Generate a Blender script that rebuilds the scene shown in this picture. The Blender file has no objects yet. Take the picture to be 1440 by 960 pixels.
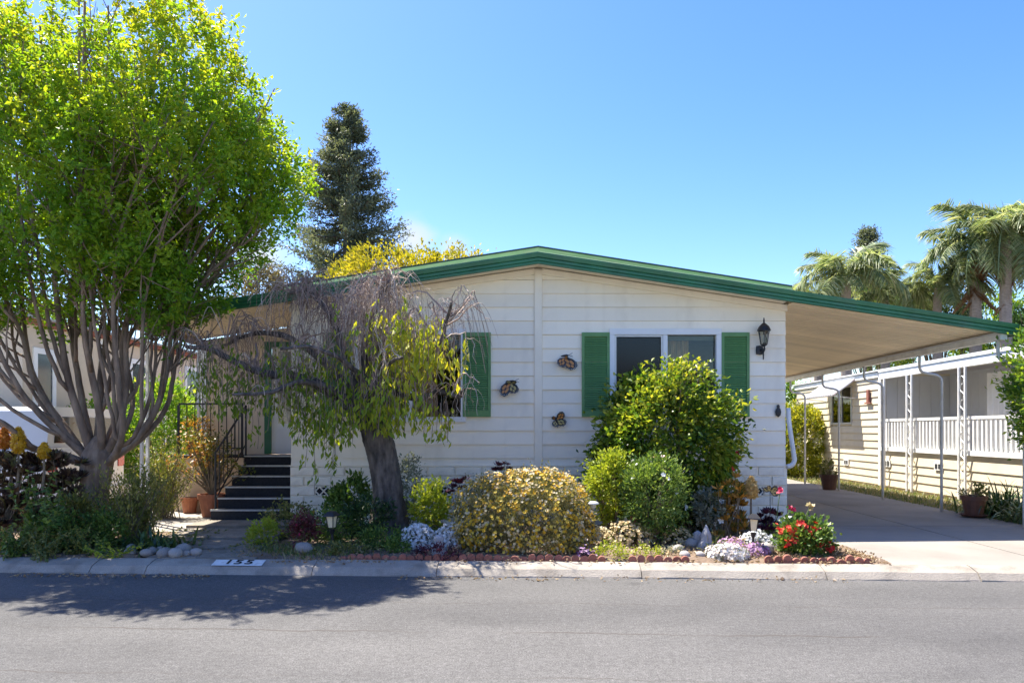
import bpy, math, random
import numpy as np
from math import radians, sin, cos, pi
from mathutils import Vector, Matrix

S = bpy.context.scene
COL = S.collection
rng = np.random.default_rng(7)
random.seed(7)

# ---------------------------------------------------------------- camera
EYE = 1.5
FPX, VPX, VPY = 1047.0, 757.0, 605.0          # focal length and vanishing point of the 1440 x 960 picture
cam_d = bpy.data.cameras.new('camera')
cam = bpy.data.objects.new('camera', cam_d); COL.objects.link(cam)
cam.location = (0, 0, EYE); cam.rotation_euler = (pi / 2, 0, 0)
cam_d.sensor_width = 36; cam_d.lens = 36 * FPX / 1440
cam_d.shift_x = (720 - VPX) / 1440; cam_d.shift_y = (VPY - 480) / 1440
cam_d.clip_end = 2000
S.camera = cam

# ---------------------------------------------------------------- sky, sun, exposure
TRAVEL = Vector((0.42, -0.335, -1.0)).normalized()      # the way the sunlight goes
SUN_EL = math.asin(-TRAVEL.z)
SUN_AZ = math.atan2(-TRAVEL.x, -TRAVEL.y)              # clockwise from +Y
world = bpy.data.worlds.new('World'); S.world = world; world.use_nodes = True
wn = world.node_tree; bg = wn.nodes['Background']
sky = wn.nodes.new('ShaderNodeTexSky'); sky.sky_type = 'NISHITA'; sky.sun_disc = False
sky.sun_elevation = SUN_EL; sky.sun_rotation = SUN_AZ
sky.air_density = 1.0; sky.dust_density = 0.6; sky.ozone_density = 2.0
hs = wn.nodes.new('ShaderNodeHueSaturation'); hs.inputs['Saturation'].default_value = 1.33; hs.inputs['Hue'].default_value = .514
wn.links.new(sky.outputs[0], hs.inputs['Color'])
# two small fair-weather clouds low over the roofs
geo = wn.nodes.new('ShaderNodeTexCoord'); cn = wn.nodes.new('ShaderNodeTexNoise'); cn.inputs['Scale'].default_value = 16; cn.inputs['Detail'].default_value = 6
cm = wn.nodes.new('ShaderNodeMapping'); cm.inputs['Scale'].default_value = (1, 1, 2.2); wn.links.new(geo.outputs['Generated'], cm.inputs[0]); wn.links.new(cm.outputs[0], cn.inputs['Vector'])
cloud = None
for caz, cel, csz in ((-9.5, 14.2, .045), (-6.5, 13.0, .04), (-20.5, 12.4, .06), (-25, 11, .06)):
    d_ = (sin(radians(caz)) * cos(radians(cel)), cos(radians(caz)) * cos(radians(cel)), sin(radians(cel)))
    di = wn.nodes.new('ShaderNodeVectorMath'); di.operation = 'DISTANCE'; wn.links.new(geo.outputs['Generated'], di.inputs[0]); di.inputs[1].default_value = d_
    q = wn.nodes.new('ShaderNodeMapRange'); q.inputs['From Min'].default_value = csz; q.inputs['From Max'].default_value = 0; wn.links.new(di.outputs['Value'], q.inputs['Value'])
    if cloud is None: cloud = q.outputs[0]
    else:
        ad = wn.nodes.new('ShaderNodeMath'); ad.operation = 'MAXIMUM'; wn.links.new(cloud, ad.inputs[0]); wn.links.new(q.outputs[0], ad.inputs[1]); cloud = ad.outputs[0]
sm = wn.nodes.new('ShaderNodeMath'); sm.operation = 'MULTIPLY_ADD'; wn.links.new(cn.outputs['Fac'], sm.inputs[0]); sm.inputs[1].default_value = 1.5; sm.inputs[2].default_value = -.95
s2_ = wn.nodes.new('ShaderNodeMath'); s2_.operation = 'ADD'; wn.links.new(sm.outputs[0], s2_.inputs[0]); wn.links.new(cloud, s2_.inputs[1])
s3_ = wn.nodes.new('ShaderNodeMath'); s3_.operation = 'MULTIPLY'; s3_.use_clamp = True; wn.links.new(s2_.outputs[0], s3_.inputs[0]); s3_.inputs[1].default_value = 1.8
s4_ = wn.nodes.new('ShaderNodeMath'); s4_.operation = 'MULTIPLY'; wn.links.new(s3_.outputs[0], s4_.inputs[0]); wn.links.new(cloud, s4_.inputs[1]); s4_.use_clamp = True
cx_ = wn.nodes.new('ShaderNodeMix'); cx_.data_type = 'RGBA'; wn.links.new(s4_.outputs[0], cx_.inputs[0]); wn.links.new(hs.outputs[0], cx_.inputs[6]); cx_.inputs[7].default_value = (2.9, 3.1, 3.3, 1)
wn.links.new(cx_.outputs[2], bg.inputs[0])
bg.inputs[1].default_value = 0.067
sun_d = bpy.data.lights.new('sun', 'SUN'); sun_d.energy = 3.0; sun_d.angle = radians(0.5); sun_d.color = (1, .93, .81)
sun = bpy.data.objects.new('sun', sun_d); COL.objects.link(sun)
sun.rotation_euler = TRAVEL.to_track_quat('-Z', 'Y').to_euler()
S.view_settings.view_transform = 'Standard'; S.view_settings.look = 'None'
S.view_settings.exposure = 2.2; S.view_settings.gamma = 1
S.cycles.max_bounces = 8; S.cycles.transparent_max_bounces = 12; S.cycles.use_denoising = True

def at(px, py, Y):
    return np.array(((px - VPX) * Y / FPX, Y, EYE + (VPY - py) * Y / FPX))
def atx(px, Y): return (px - VPX) * Y / FPX

# ---------------------------------------------------------------- materials
MATS = {}
def nodes(name):
    m = bpy.data.materials.new(name); m.use_nodes = True
    nt = m.node_tree; nt.nodes.clear()
    out = nt.nodes.new('ShaderNodeOutputMaterial'); MATS[name] = m
    return m, nt, out
def N(nt, t, **kw):
    n = nt.nodes.new(t)
    for k, v in kw.items():
        if k.startswith('i_'):
            n.inputs[k[2:].replace('_', ' ')].default_value = v
        else: setattr(n, k, v)
    return n
def mixc(nt, a, b, fac, mode='MIX'):
    n = nt.nodes.new('ShaderNodeMix'); n.data_type = 'RGBA'; n.blend_type = mode
    for i, v in ((6, a), (7, b), (0, fac)):
        if hasattr(v, 'is_output') or isinstance(v, bpy.types.NodeSocket): nt.links.new(v, n.inputs[i])
        else: n.inputs[i].default_value = (*v, 1) if i and len(v) == 3 else v
    return n.outputs[2]
def ramp(nt, fac, stops, interp='LINEAR'):
    r = nt.nodes.new('ShaderNodeValToRGB'); r.color_ramp.interpolation = interp
    el = r.color_ramp.elements
    while len(el) < len(stops): el.new(0.5)
    for e, (p, c) in zip(el, stops):
        e.position = p; e.color = (*c, 1) if len(c) == 3 else c
    nt.links.new(fac, r.inputs[0]); return r.outputs[0]
def noise(nt, scale, detail=4, coord='Object', vec=None, rough=.55, sc=None):
    n = nt.nodes.new('ShaderNodeTexNoise'); n.inputs['Scale'].default_value = scale
    n.inputs['Detail'].default_value = detail; n.inputs['Roughness'].default_value = rough
    if vec is None:
        tc = nt.nodes.new('ShaderNodeTexCoord'); vec = tc.outputs[coord]
    if sc:
        mp = nt.nodes.new('ShaderNodeMapping'); mp.inputs['Scale'].default_value = sc
        nt.links.new(vec, mp.inputs[0]); vec = mp.outputs[0]
    nt.links.new(vec, n.inputs['Vector']); return n.outputs['Fac']
def g3(v): return (v, v, v)
def mul(c, k): return tuple(min(1, x * k) for x in c)

def mat(name, col, rough=.6, var=.12, scale=6, bump=0, bscale=60, metal=0, spec=.5, col2=None, sc=None, speck=0, obj_var=0, dirt=None):
    m, nt, out = nodes(name)
    b = N(nt, 'ShaderNodeBsdfPrincipled'); b.inputs['Roughness'].default_value = rough
    b.inputs['Metallic'].default_value = metal; b.inputs['Specular IOR Level'].default_value = spec
    f = noise(nt, scale, 5, sc=sc)
    f = ramp(nt, f, [(.3, (0, 0, 0)), (.7, (1, 1, 1))])
    c = mixc(nt, mul(col, 1 - var), col2 or mul(col, 1 + var), f)
    if speck:
        s = noise(nt, 220, 2)
        s = ramp(nt, s, [(.35, g3(1 - speck)), (.65, g3(1 + speck * .6))])
        c = mixc(nt, c, s, 1.0, 'MULTIPLY')
    if obj_var:
        oi = N(nt, 'ShaderNodeObjectInfo')
        s = ramp(nt, oi.outputs['Random'], [(0, g3(1 - obj_var)), (1, g3(1 + obj_var * .5))])
        c = mixc(nt, c, s, 1.0, 'MULTIPLY')
    if dirt:
        d = noise(nt, dirt[1], 6, sc=dirt[3] if len(dirt) > 3 else None)
        d = ramp(nt, d, [(.5, (0, 0, 0)), (.75, g3(dirt[2]))])
        c = mixc(nt, c, dirt[0], d)
    nt.links.new(c, b.inputs['Base Color'])
    if bump:
        bn = noise(nt, bscale, 4)
        bp = N(nt, 'ShaderNodeBump'); bp.inputs['Strength'].default_value = bump; bp.inputs['Distance'].default_value = .02
        nt.links.new(bn, bp.inputs['Height']); nt.links.new(bp.outputs[0], b.inputs['Normal'])
    nt.links.new(b.outputs[0], out.inputs[0]); return m

def leafmat(name, cols, trans=.4, tcol=None, rough=.45, spec=.35):
    """cols: ramp over the per-leaf random number; some light passes through the leaf"""
    m, nt, out = nodes(name)
    at_ = N(nt, 'ShaderNodeAttribute', attribute_name='rnd')
    stops = [(i / max(1, len(cols) - 1), c) for i, c in enumerate(cols)]
    c = ramp(nt, at_.outputs['Fac'], stops)
    b = N(nt, 'ShaderNodeBsdfPrincipled'); b.inputs['Roughness'].default_value = rough
    b.inputs['Specular IOR Level'].default_value = spec
    nt.links.new(c, b.inputs['Base Color'])
    t = N(nt, 'ShaderNodeBsdfTranslucent')
    tc = mixc(nt, c, tcol or (1.25, 1.2, .6), 1.0, 'MULTIPLY'); nt.links.new(tc, t.inputs[0])
    mx = N(nt, 'ShaderNodeMixShader'); mx.inputs[0].default_value = trans
    nt.links.new(b.outputs[0], mx.inputs[1]); nt.links.new(t.outputs[0], mx.inputs[2])
    nt.links.new(mx.outputs[0], out.inputs[0]); return m

def glassmat(name, tint, rough=.02):
    m, nt, out = nodes(name)
    tr = N(nt, 'ShaderNodeBsdfTransparent'); tr.inputs[0].default_value = (*tint, 1)
    gl = N(nt, 'ShaderNodeBsdfGlossy'); gl.inputs['Roughness'].default_value = rough
    fr = N(nt, 'ShaderNodeFresnel'); fr.inputs[0].default_value = 1.5
    mx = N(nt, 'ShaderNodeMixShader'); nt.links.new(fr.outputs[0], mx.inputs[0])
    nt.links.new(tr.outputs[0], mx.inputs[1]); nt.links.new(gl.outputs[0], mx.inputs[2])
    nt.links.new(mx.outputs[0], out.inputs[0]); return m

siding = mat('white_siding', (.94, .85, .69), .55, .03, 2.5, .04, 90, obj_var=.05, dirt=((.56, .48, .37), 2.6, .26, (1.6, 1, .55)))
skirt_m = mat('white_brick_skirting', (.93, .855, .71), .7, .05, 5, .35, 45, obj_var=.06, dirt=((.36, .31, .25), 4, .6))
trim_w = mat('white_trim', (.80, .80, .79), .5, .04, 4)
cream = mat('cream_paint', (.74, .60, .44), .6, .05, 3, obj_var=.03)
soffit_m = mat('cream_soffit', (.93, .77, .55), .45, .05, 4, obj_var=.14)
green_t = mat('green_trim', (.026, .145, .060), .42, .22, 2.5, .05, 40, dirt=((.10, .16, .12), 3, .35))
green_roof = mat('green_roof_metal', (.035, .095, .035), .9, .25, 3, dirt=((.10, .12, .07), 4, .5), spec=.1)
green_dark = mat('dark_green_edge', (.035, .075, .045), .5, .2, 3)
shutter_m = mat('green_shutter', (.115, .265, .09), .5, .14, 5, obj_var=.10)
black_m = mat('black_metal', (.018, .018, .02), .45, .2, 20)
charcoal = mat('charcoal_tread', (.020, .022, .027), .85, .3, 30, .2, 200)
nosing_m = mat('tread_nosing', (.50, .50, .47), .6, .12, 12)
post_m = mat('painted_post', (.60, .60, .58), .5, .1, 6, dirt=((.35, .32, .28), 5, .5))
alum = mat('aluminium', (.62, .61, .58), .4, .1, 10, metal=.3)
white_metal = mat('white_metal', (.78, .78, .76), .4, .06, 6, dirt=((.4, .36, .3), 5, .4))
glass = glassmat('window_glass', (.82, .86, .84))
screen_glass = glassmat('screened_glass', (.22, .24, .25), .15)
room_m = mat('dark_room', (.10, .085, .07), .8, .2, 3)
curtain_m = mat('brown_curtain', (.60, .34, .14), .9, .35, 5, sc=(9, 1, 1))
valance_m = mat('olive_valance', (.20, .20, .13), .9, .2, 6)
concrete = mat('concrete', (.36, .33, .29), .85, .12, 1.6, .25, 80, speck=.18, dirt=((.20, .18, .15), 1.3, .6))
drive_m = mat('driveway_concrete', (.27, .245, .215), .85, .14, .8, .2, 60, speck=.14, dirt=((.16, .145, .125), .9, .7))
kerb_m = mat('kerb_concrete', (.35, .31, .26), .85, .14, 3.5, .4, 60, speck=.3, obj_var=.06, dirt=((.13, .11, .085), 3.2, .85))
aggregate = mat('pebble_concrete', (.29, .25, .20), .85, .25, 9, .6, 70, speck=.45, dirt=((.13, .1, .07), 3, .6))
soil = mat('garden_soil', (.20, .14, .095), .95, .3, 6, .8, 30, speck=.35)
terracotta = mat('terracotta', (.42, .16, .085), .8, .18, 9, .2, 60, obj_var=.12)
edging_m = mat('red_edging', (.36, .14, .10), .9, .3, 16, .6, 50, obj_var=.30, speck=.25, dirt=((.15, .10, .08), 9, .85))
dark_pot = mat('dark_red_pot', (.085, .035, .025), .6, .2, 9)
stone_m = mat('river_stone', (.36, .33, .30), .75, .22, 9, .2, 40, obj_var=.3)
statue_m = mat('grey_stone', (.33, .33, .34), .85, .2, 14, .4, 50)
bark_c = mat('crape_bark', (.185, .12, .08), .85, .3, 9, .6, 25, sc=(1, 1, .25), col2=(.37, .27, .19), dirt=((.09, .06, .042), 4, .6, (1, 1, .4)))
bark_d = mat('dark_bark', (.06, .047, .038), .9, .45, 14, 1.0, 22, sc=(1, 1, .3), col2=(.20, .165, .14), dirt=((.03, .026, .024), 5, .8, (1, 1, .35)))
twig_m = mat('grey_twig', (.28, .20, .165), .8, .3, 6)
twig_l = mat('pale_twig', (.50, .41, .34), .8, .25, 6)
stem_m = mat('plant_stem', (.20, .155, .10), .85, .25, 15)
stem_g = mat('green_stem', (.10, .15, .045), .7, .25, 15)
road_m = None

def asphalt():
    m, nt, out = nodes('asphalt')
    b = N(nt, 'ShaderNodeBsdfPrincipled'); b.inputs['Roughness'].default_value = .88; b.inputs['Specular IOR Level'].default_value = .3
    f1 = noise(nt, .35, 5, sc=(.35, 1, 1)); f2 = noise(nt, 2.2, 6); f3 = noise(nt, 95, 3, rough=.85); f4 = noise(nt, 22, 5, rough=.8)
    c = mixc(nt, (.085, .083, .082), (.128, .124, .120), ramp(nt, f1, [(.38, (0, 0, 0)), (.62, (1, 1, 1))]))
    c = mixc(nt, c, ramp(nt, f2, [(.3, g3(.92)), (.5, g3(1)), (.7, g3(1.06))]), 1.0, 'MULTIPLY')
    c = mixc(nt, c, ramp(nt, f3, [(.34, g3(.40)), (.5, g3(.98)), (.68, g3(1.75))]), 1.0, 'MULTIPLY')
    c = mixc(nt, c, ramp(nt, f4, [(.32, g3(.68)), (.68, g3(1.28))]), 1.0, 'MULTIPLY')
    # worn seams and hairline cracks that run along the street
    tc = N(nt, 'ShaderNodeTexCoord'); sp = N(nt, 'ShaderNodeSeparateXYZ'); nt.links.new(tc.outputs['Object'], sp.inputs[0])
    for yy, amp, wid, gate in ((5.52, .26, .011, 3.1), (6.45, .5, .006, 5.7), (4.5, .35, .006, 1.4)):
        nz = noise(nt, 1.3, 6, sc=(1, .01, 1), rough=.7)
        ad = N(nt, 'ShaderNodeMath', operation='MULTIPLY_ADD'); ad.inputs[1].default_value = amp; ad.inputs[2].default_value = -yy - amp / 2
        nt.links.new(nz, ad.inputs[0])
        s2 = N(nt, 'ShaderNodeMath', operation='ADD'); nt.links.new(ad.outputs[0], s2.inputs[0]); nt.links.new(sp.outputs[1], s2.inputs[1])
        s3 = N(nt, 'ShaderNodeMath', operation='MULTIPLY_ADD'); nt.links.new(sp.outputs[0], s3.inputs[0]); s3.inputs[1].default_value = .0464
        nt.links.new(s2.outputs[0], s3.inputs[2])
        ab = N(nt, 'ShaderNodeMath', operation='ABSOLUTE'); nt.links.new(s3.outputs[0], ab.inputs[0])
        dv = N(nt, 'ShaderNodeMath', operation='DIVIDE'); nt.links.new(ab.outputs[0], dv.inputs[0]); dv.inputs[1].default_value = wid * 2
        g = noise(nt, .5, 2, sc=(gate / 3, .3, 1)); gg = ramp(nt, g, [(.42, g3(.0)), (.55, g3(.75))])
        k = ramp(nt, dv.outputs[0], [(.15, g3(1)), (1, g3(0))])
        kk = mixc(nt, k, gg, 1.0, 'MULTIPLY')
        c = mixc(nt, c, (.06, .05, .042), kk)
    f5 = noise(nt, .9, 3, sc=(.6, 1.6, 1)); c = mixc(nt, c, ramp(nt, f5, [(.28, g3(.90)), (.40, g3(1))]), 1.0, 'MULTIPLY')          # worn patches
    vo = N(nt, 'ShaderNodeTexVoronoi'); vo.inputs['Scale'].default_value = .8; nt.links.new(tc.outputs['Object'], vo.inputs['Vector'])
    c = mixc(nt, c, ramp(nt, vo.outputs['Distance'], [(.03, g3(.72)), (.10, g3(1))]), 1.0, 'MULTIPLY')                                # oil drips
    nt.links.new(c, b.inputs['Base Color'])
    bp = N(nt, 'ShaderNodeBump'); bp.inputs['Strength'].default_value = .35; bp.inputs['Distance'].default_value = .01
    nt.links.new(f3, bp.inputs['Height']); nt.links.new(bp.outputs[0], b.inputs['Normal'])
    nt.links.new(b.outputs[0], out.inputs[0]); return m
road_m = asphalt()

# ---------------------------------------------------------------- geometry helpers
class G:
    """collects triangles/quads, each with a per-vertex random number and a material slot"""
    def __init__(s): s.V = []; s.F = []; s.R = []; s.M = []; s.n = 0
    def add(s, V, F, r=None, m=0):
        V = np.asarray(V, float).reshape(-1, 3); F = np.asarray(F, int)
        s.V.append(V); s.F.append(F + s.n); s.n += len(V)
        s.R.append(np.full(len(V), .5) if r is None else np.broadcast_to(np.asarray(r, float), (len(V),)))
        s.M.append(np.full(len(F), m, int)); return s
    def box(s, a, b, m=0):
        (x0, y0, z0), (x1, y1, z1) = a, b
        V = [(x0, y0, z0), (x1, y0, z0), (x1, y1, z0), (x0, y1, z0), (x0, y0, z1), (x1, y0, z1), (x1, y1, z1), (x0, y1, z1)]
        return s.hexa(V, m)
    def hexa(s, V, m=0):
        return s.add(V, [(0, 3, 2, 1), (4, 5, 6, 7), (0, 1, 5, 4), (1, 2, 6, 5), (2, 3, 7, 6), (3, 0, 4, 7)], m=m)
    def prism(s, poly, off, m=0):
        """poly: list of 3D points (front), off: vector to the back"""
        P = np.asarray(poly, float); n = len(P); Q = P + np.asarray(off, float)
        V = np.vstack([P, Q]); base = s.n
        s.V.append(V); s.n += 2 * n; s.R.append(np.full(2 * n, .5))
        fs = [list(range(base, base + n)), list(range(base + 2 * n - 1, base + n - 1, -1))]
        fs += [[base + i, base + n + i, base + n + (i + 1) % n, base + (i + 1) % n] for i in range(n)]
        for f in fs:
            s.F.append(np.array([f])); s.M.append(np.array([m]))
        return s
    def tube(s, path, rad, sides=8, m=0, cap=True, r=.5):
        P = np.asarray(path, float)[None]; R = np.broadcast_to(np.asarray(rad, float), (P.shape[1],))[None]
        return s.tubes(P, R, sides, m, np.array([r]), cap)
    def tubes(s, P, R, sides=4, m=0, r=None, cap=False):
        n, k, _ = P.shape
        T = np.gradient(P, axis=1); T /= np.linalg.norm(T, axis=2, keepdims=True) + 1e-9
        mean = T.mean(1); ref = np.where(np.abs(mean[:, 2:3]) > .8, np.array([[1., .1, 0]]), np.array([[.05, .1, 1.]]))
        A = np.cross(T, ref[:, None, :]); A /= np.linalg.norm(A, axis=2, keepdims=True) + 1e-9
        B = np.cross(T, A)
        th = np.arange(sides) / sides * 2 * pi
        V = P[:, :, None] + R[:, :, None, None] * (A[:, :, None] * np.cos(th)[None, None, :, None] + B[:, :, None] * np.sin(th)[None, None, :, None])
        idx = np.arange(n * k * sides).reshape(n, k, sides)
        a = idx[:, :-1]; b = idx[:, 1:]
        F = np.stack([a, np.roll(a, -1, 2), np.roll(b, -1, 2), b], -1).reshape(-1, 4)
        rr = None if r is None else np.repeat(r, k * sides)
        base = s.n
        s.add(V.reshape(-1, 3), F, rr, m)
        if cap:
            for i in range(n):
                s.F.append(np.array([idx[i, 0][::-1] + base])); s.M.append(np.array([m]))
                s.F.append(np.array([idx[i, -1] + base])); s.M.append(np.array([m]))
        return s
    def lathe(s, c, prof, sides=14, m=0, sx=1, sy=1, r=.5):
        c = np.asarray(c, float); V = []; th = np.arange(sides) / sides * 2 * pi
        for (rad, z) in prof: V.append(np.stack([c[0] + rad * sx * np.cos(th), c[1] + rad * sy * np.sin(th), np.full(sides, c[2] + z)], 1))
        k = len(prof); idx = np.arange(k * sides).reshape(k, sides); a = idx[:-1]; b = idx[1:]
        F = np.stack([a, np.roll(a, -1, 1), np.roll(b, -1, 1), b], -1).reshape(-1, 4)
        base = s.n; s.add(np.vstack(V), F, r, m)
        for row, rev in ((idx[0], True), (idx[-1], False)):
            s.F.append(np.array([(row[::-1] if rev else row) + base])); s.M.append(np.array([m]))
        return s
    def leaves(s, P, A, L, w=.45, fold=.15, r=None, m=0, droop=0):
        """folded four-point leaves at P along A, length L"""
        n = len(P); A = A / (np.linalg.norm(A, axis=1, keepdims=True) + 1e-9)
        L = np.broadcast_to(np.asarray(L, float), (n,))[:, None]
        B = np.cross(A, rng.normal(size=(n, 3)) + np.array([0, 0, 1.2])); B /= np.linalg.norm(B, axis=1, keepdims=True) + 1e-9
        C = np.cross(A, B)
        V = np.stack([P, P + A * L * .5 + B * L * w * .5 + C * L * fold, P + A * L - np.array([0, 0, 1.]) * L * droop, P + A * L * .5 - B * L * w * .5 + C * L * fold], 1)
        i = np.arange(n)[:, None] * 4
        F = np.concatenate([i + np.array([[0, 1, 2]]), i + np.array([[0, 2, 3]])])
        return s.add(V.reshape(-1, 3), F, None if r is None else np.repeat(np.broadcast_to(r, (n,)), 4), m)
    def blades(s, P, A, L, w=.02, bend=.6, r=None, m=0, k=5):
        """arching strap leaves: root P, direction A, length L"""
        n = len(P); A = A / (np.linalg.norm(A, axis=1, keepdims=True) + 1e-9)
        L = np.broadcast_to(np.asarray(L, float), (n,)); bend = np.broadcast_to(np.asarray(bend, float), (n,))
        t = np.linspace(0, 1, k)
        C = P[:, None] + A[:, None] * (L[:, None] * t)[:, :, None]
        C[:, :, 2] -= (L * bend)[:, None] * t ** 2
        H = np.cross(A, [0, 0, 1.]); H /= np.linalg.norm(H, axis=1, keepdims=True) + 1e-6
        W = w * (1 - t ** 2.5) * .5 + .001
        V = np.stack([C + H[:, None] * W[None, :, None], C - H[:, None] * W[None, :, None]], 2)
        idx = np.arange(n * k * 2).reshape(n, k, 2)
        F = np.stack([idx[:, :-1, 0], idx[:, :-1, 1], idx[:, 1:, 1], idx[:, 1:, 0]], -1).reshape(-1, 4)
        return s.add(V.reshape(-1, 3), F, None if r is None else np.repeat(np.broadcast_to(r, (n,)), 2 * k), m)
    def mesh(s, name, mats, origin=(0, 0, 0), smooth=False):
        V = np.vstack(s.V) - np.asarray(origin, float)
        me = bpy.data.meshes.new(name)
        tot = np.concatenate([np.full(len(f), f.shape[1]) for f in s.F]); loops = np.concatenate([f.ravel() for f in s.F])
        start = np.concatenate([[0], np.cumsum(tot)[:-1]])
        me.vertices.add(len(V)); me.vertices.foreach_set('co', V.ravel().astype(np.float32))
        me.loops.add(len(loops)); me.loops.foreach_set('vertex_index', loops.astype(np.int32))
        me.polygons.add(len(tot)); me.polygons.foreach_set('loop_start', start.astype(np.int32))
        me.polygons.foreach_set('material_index', np.concatenate(s.M).astype(np.int32))
        me.polygons.foreach_set('use_smooth', np.full(len(tot), bool(smooth)))
        a = me.attributes.new('rnd', 'FLOAT', 'POINT'); a.data.foreach_set('value', np.concatenate(s.R).astype(np.float32))
        for q in (mats if isinstance(mats, (list, tuple)) else [mats]): me.materials.append(q)
        me.update(calc_edges=True); return me

def link(name, data, parent=None, loc=None, **props):
    o = bpy.data.objects.new(name, data); COL.objects.link(o)
    if parent is not None: o.parent = parent
    if loc is not None: o.location = loc
    for k, v in props.items(): o[k] = v
    return o
def thing(name, label, cat, loc=(0, 0, 0), group=None):
    o = link(name, None, None, loc, label=label, category=cat)
    o.empty_display_size = .2
    if group: o['group'] = group
    return o
def part(root, name, g, mats, parent=None, smooth=False, **props):
    """a part (or, with parent, a sub-part) of a thing: geometry given in world coordinates"""
    return link(name, g.mesh(name, mats, root.location, smooth), parent or root, None, **props)
def solo(name, label, cat, g, mats, loc, group=None, smooth=False):
    o = link(name, g.mesh(name, mats, loc, smooth), None, loc, label=label, category=cat)
    if group: o['group'] = group
    return o
def structure(name, g, mats, parent=None, smooth=False):
    o = link(name, g.mesh(name, mats, (0, 0, 0), smooth), parent)
    if parent is None: o['kind'] = 'structure'
    return o
def stuff(name, label, cat, g, mats, loc=(0, 0, 0)):
    o = link(name, g.mesh(name, mats, loc), None, loc, label=label, category=cat, kind='stuff'); return o
def copy_thing(o, loc, label, rot=None, scale=None):
    c = o.copy(); COL.objects.link(c); c.location = loc; c['label'] = label
    if rot is not None: c.rotation_euler = rot
    if scale is not None: c.scale = (scale,) * 3 if np.isscalar(scale) else scale
    for ch in list(o.children):
        d = ch.copy(); COL.objects.link(d); d.parent = c
        for g in list(ch.children):
            e = g.copy(); COL.objects.link(e); e.parent = d
    return c
def unit(n):
    d = rng.normal(size=(n, 3)); return d / np.linalg.norm(d, axis=1, keepdims=True)
def smoothpath(pts, k=16):
    """Catmull-Rom through (x,y,z,r) points"""
    P = np.asarray(pts, float); P = np.vstack([2 * P[0] - P[1], P, 2 * P[-1] - P[-2]]); n = len(P) - 3
    out = []
    for u in np.linspace(0, n - 1e-6, k):
        i = int(u); t = u - i; a, b, c, d = P[i:i + 4]
        out.append(.5 * (2 * b + (c - a) * t + (2 * a - 5 * b + 4 * c - d) * t * t + (3 * b - a - 3 * c + d) * t ** 3))
    return np.array(out)
# ================================================================ ground, street, kerb, drive, path
SL = -0.0464                                   # the street runs at a slight angle to the house
YK = 7.60                                      # kerb foot straight ahead of the camera
def kerb_y(x): return YK + SL * x
ZG = .14                                       # garden soil
g = G(); g.add([(-300, -300, -.03), (300, -300, -.03), (300, 600, -.03), (-300, 600, -.03)], [(0, 1, 2, 3)])
structure('ground', g, mat('far_ground', (.16, .14, .10), .95, .3, .2))
g = G(); g.add([(-90, -14, 0), (90, -14, 0), (90, kerb_y(90) + .02, 0), (-90, kerb_y(-90) + .02, 0)], [(0, 1, 2, 3)])
structure('road', g, road_m)
g = G(); g.add([(-90, kerb_y(-90) + .25, .07), (90, kerb_y(90) + .25, .07), (90, 60, .07), (-90, 60, .07)], [(0, 1, 2, 3)])
structure('yard', g, mat('yard_earth', (.17, .13, .09), .95, .3, 1.2, .5, 25, speck=.3))
# soil beds with a gently uneven surface
def bed(name, x0, x1, yb, f0=.26):
    nx, ny = int((x1 - x0) / .12) + 2, 26
    xs = np.linspace(x0, x1, nx); V = []
    for j in range(ny):
        for x in xs:
            y = kerb_y(x) + f0 + (yb - kerb_y(x) - f0) * j / (ny - 1)
            e = 0 if j in (0, ny - 1) or x in (x0, x1) else 1
            V.append((x, y, .085 + e * (.035 + .02 * sin(x * 5.1 + y * 3) * sin(y * 4.3 - x) + rng.uniform(0, .018))))
    F = [(j * nx + i, j * nx + i + 1, (j + 1) * nx + i + 1, (j + 1) * nx + i) for j in range(ny - 1) for i in range(nx - 1)]
    structure(name, G().add(V, F), soil, smooth=True)
bed('garden_bed', -3.25, 3.75, 11.02)
bed('planting_bed', -9.5, -4.35, 10.3)
# driveway in slabs with joints
drv = structure('driveway', G().box((3.6, 9.0, .02), (7.25, 23.8, .085)), drive_m)
ys = [kerb_y(5.4) + .2, 10.9, 14.0, 17.1, 20.2, 23.3]
for i in range(5):
    for (xa, xb) in ((3.62, 5.42), (5.44, 7.2)):
        gy0 = (kerb_y(xa) + .26, kerb_y(xb) + .26) if i == 0 else (ys[i] + .01,) * 2
        z = .104
        V = [(xa, gy0[0], .03), (xb, gy0[1], .03), (xb, ys[i + 1] - .01, .05), (xa, ys[i + 1] - .01, .05),
             (xa, gy0[0], z), (xb, gy0[1], z), (xb, ys[i + 1] - .01, z), (xa, ys[i + 1] - .01, z)]
        structure('slab', G().hexa(V), drive_m, drv)
# right of the drive mouth
g = G(); g.hexa([(7.22, kerb_y(7.2) + .26, .03), (12, kerb_y(12) + .26, .03), (12, 10.2, .03), (7.22, 10.2, .03),
                 (7.22, kerb_y(7.2) + .26, .106), (12, kerb_y(12) + .26, .106), (12, 10.2, .106), (7.22, 10.2, .106)])
structure('drive_apron', g, drive_m)
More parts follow.
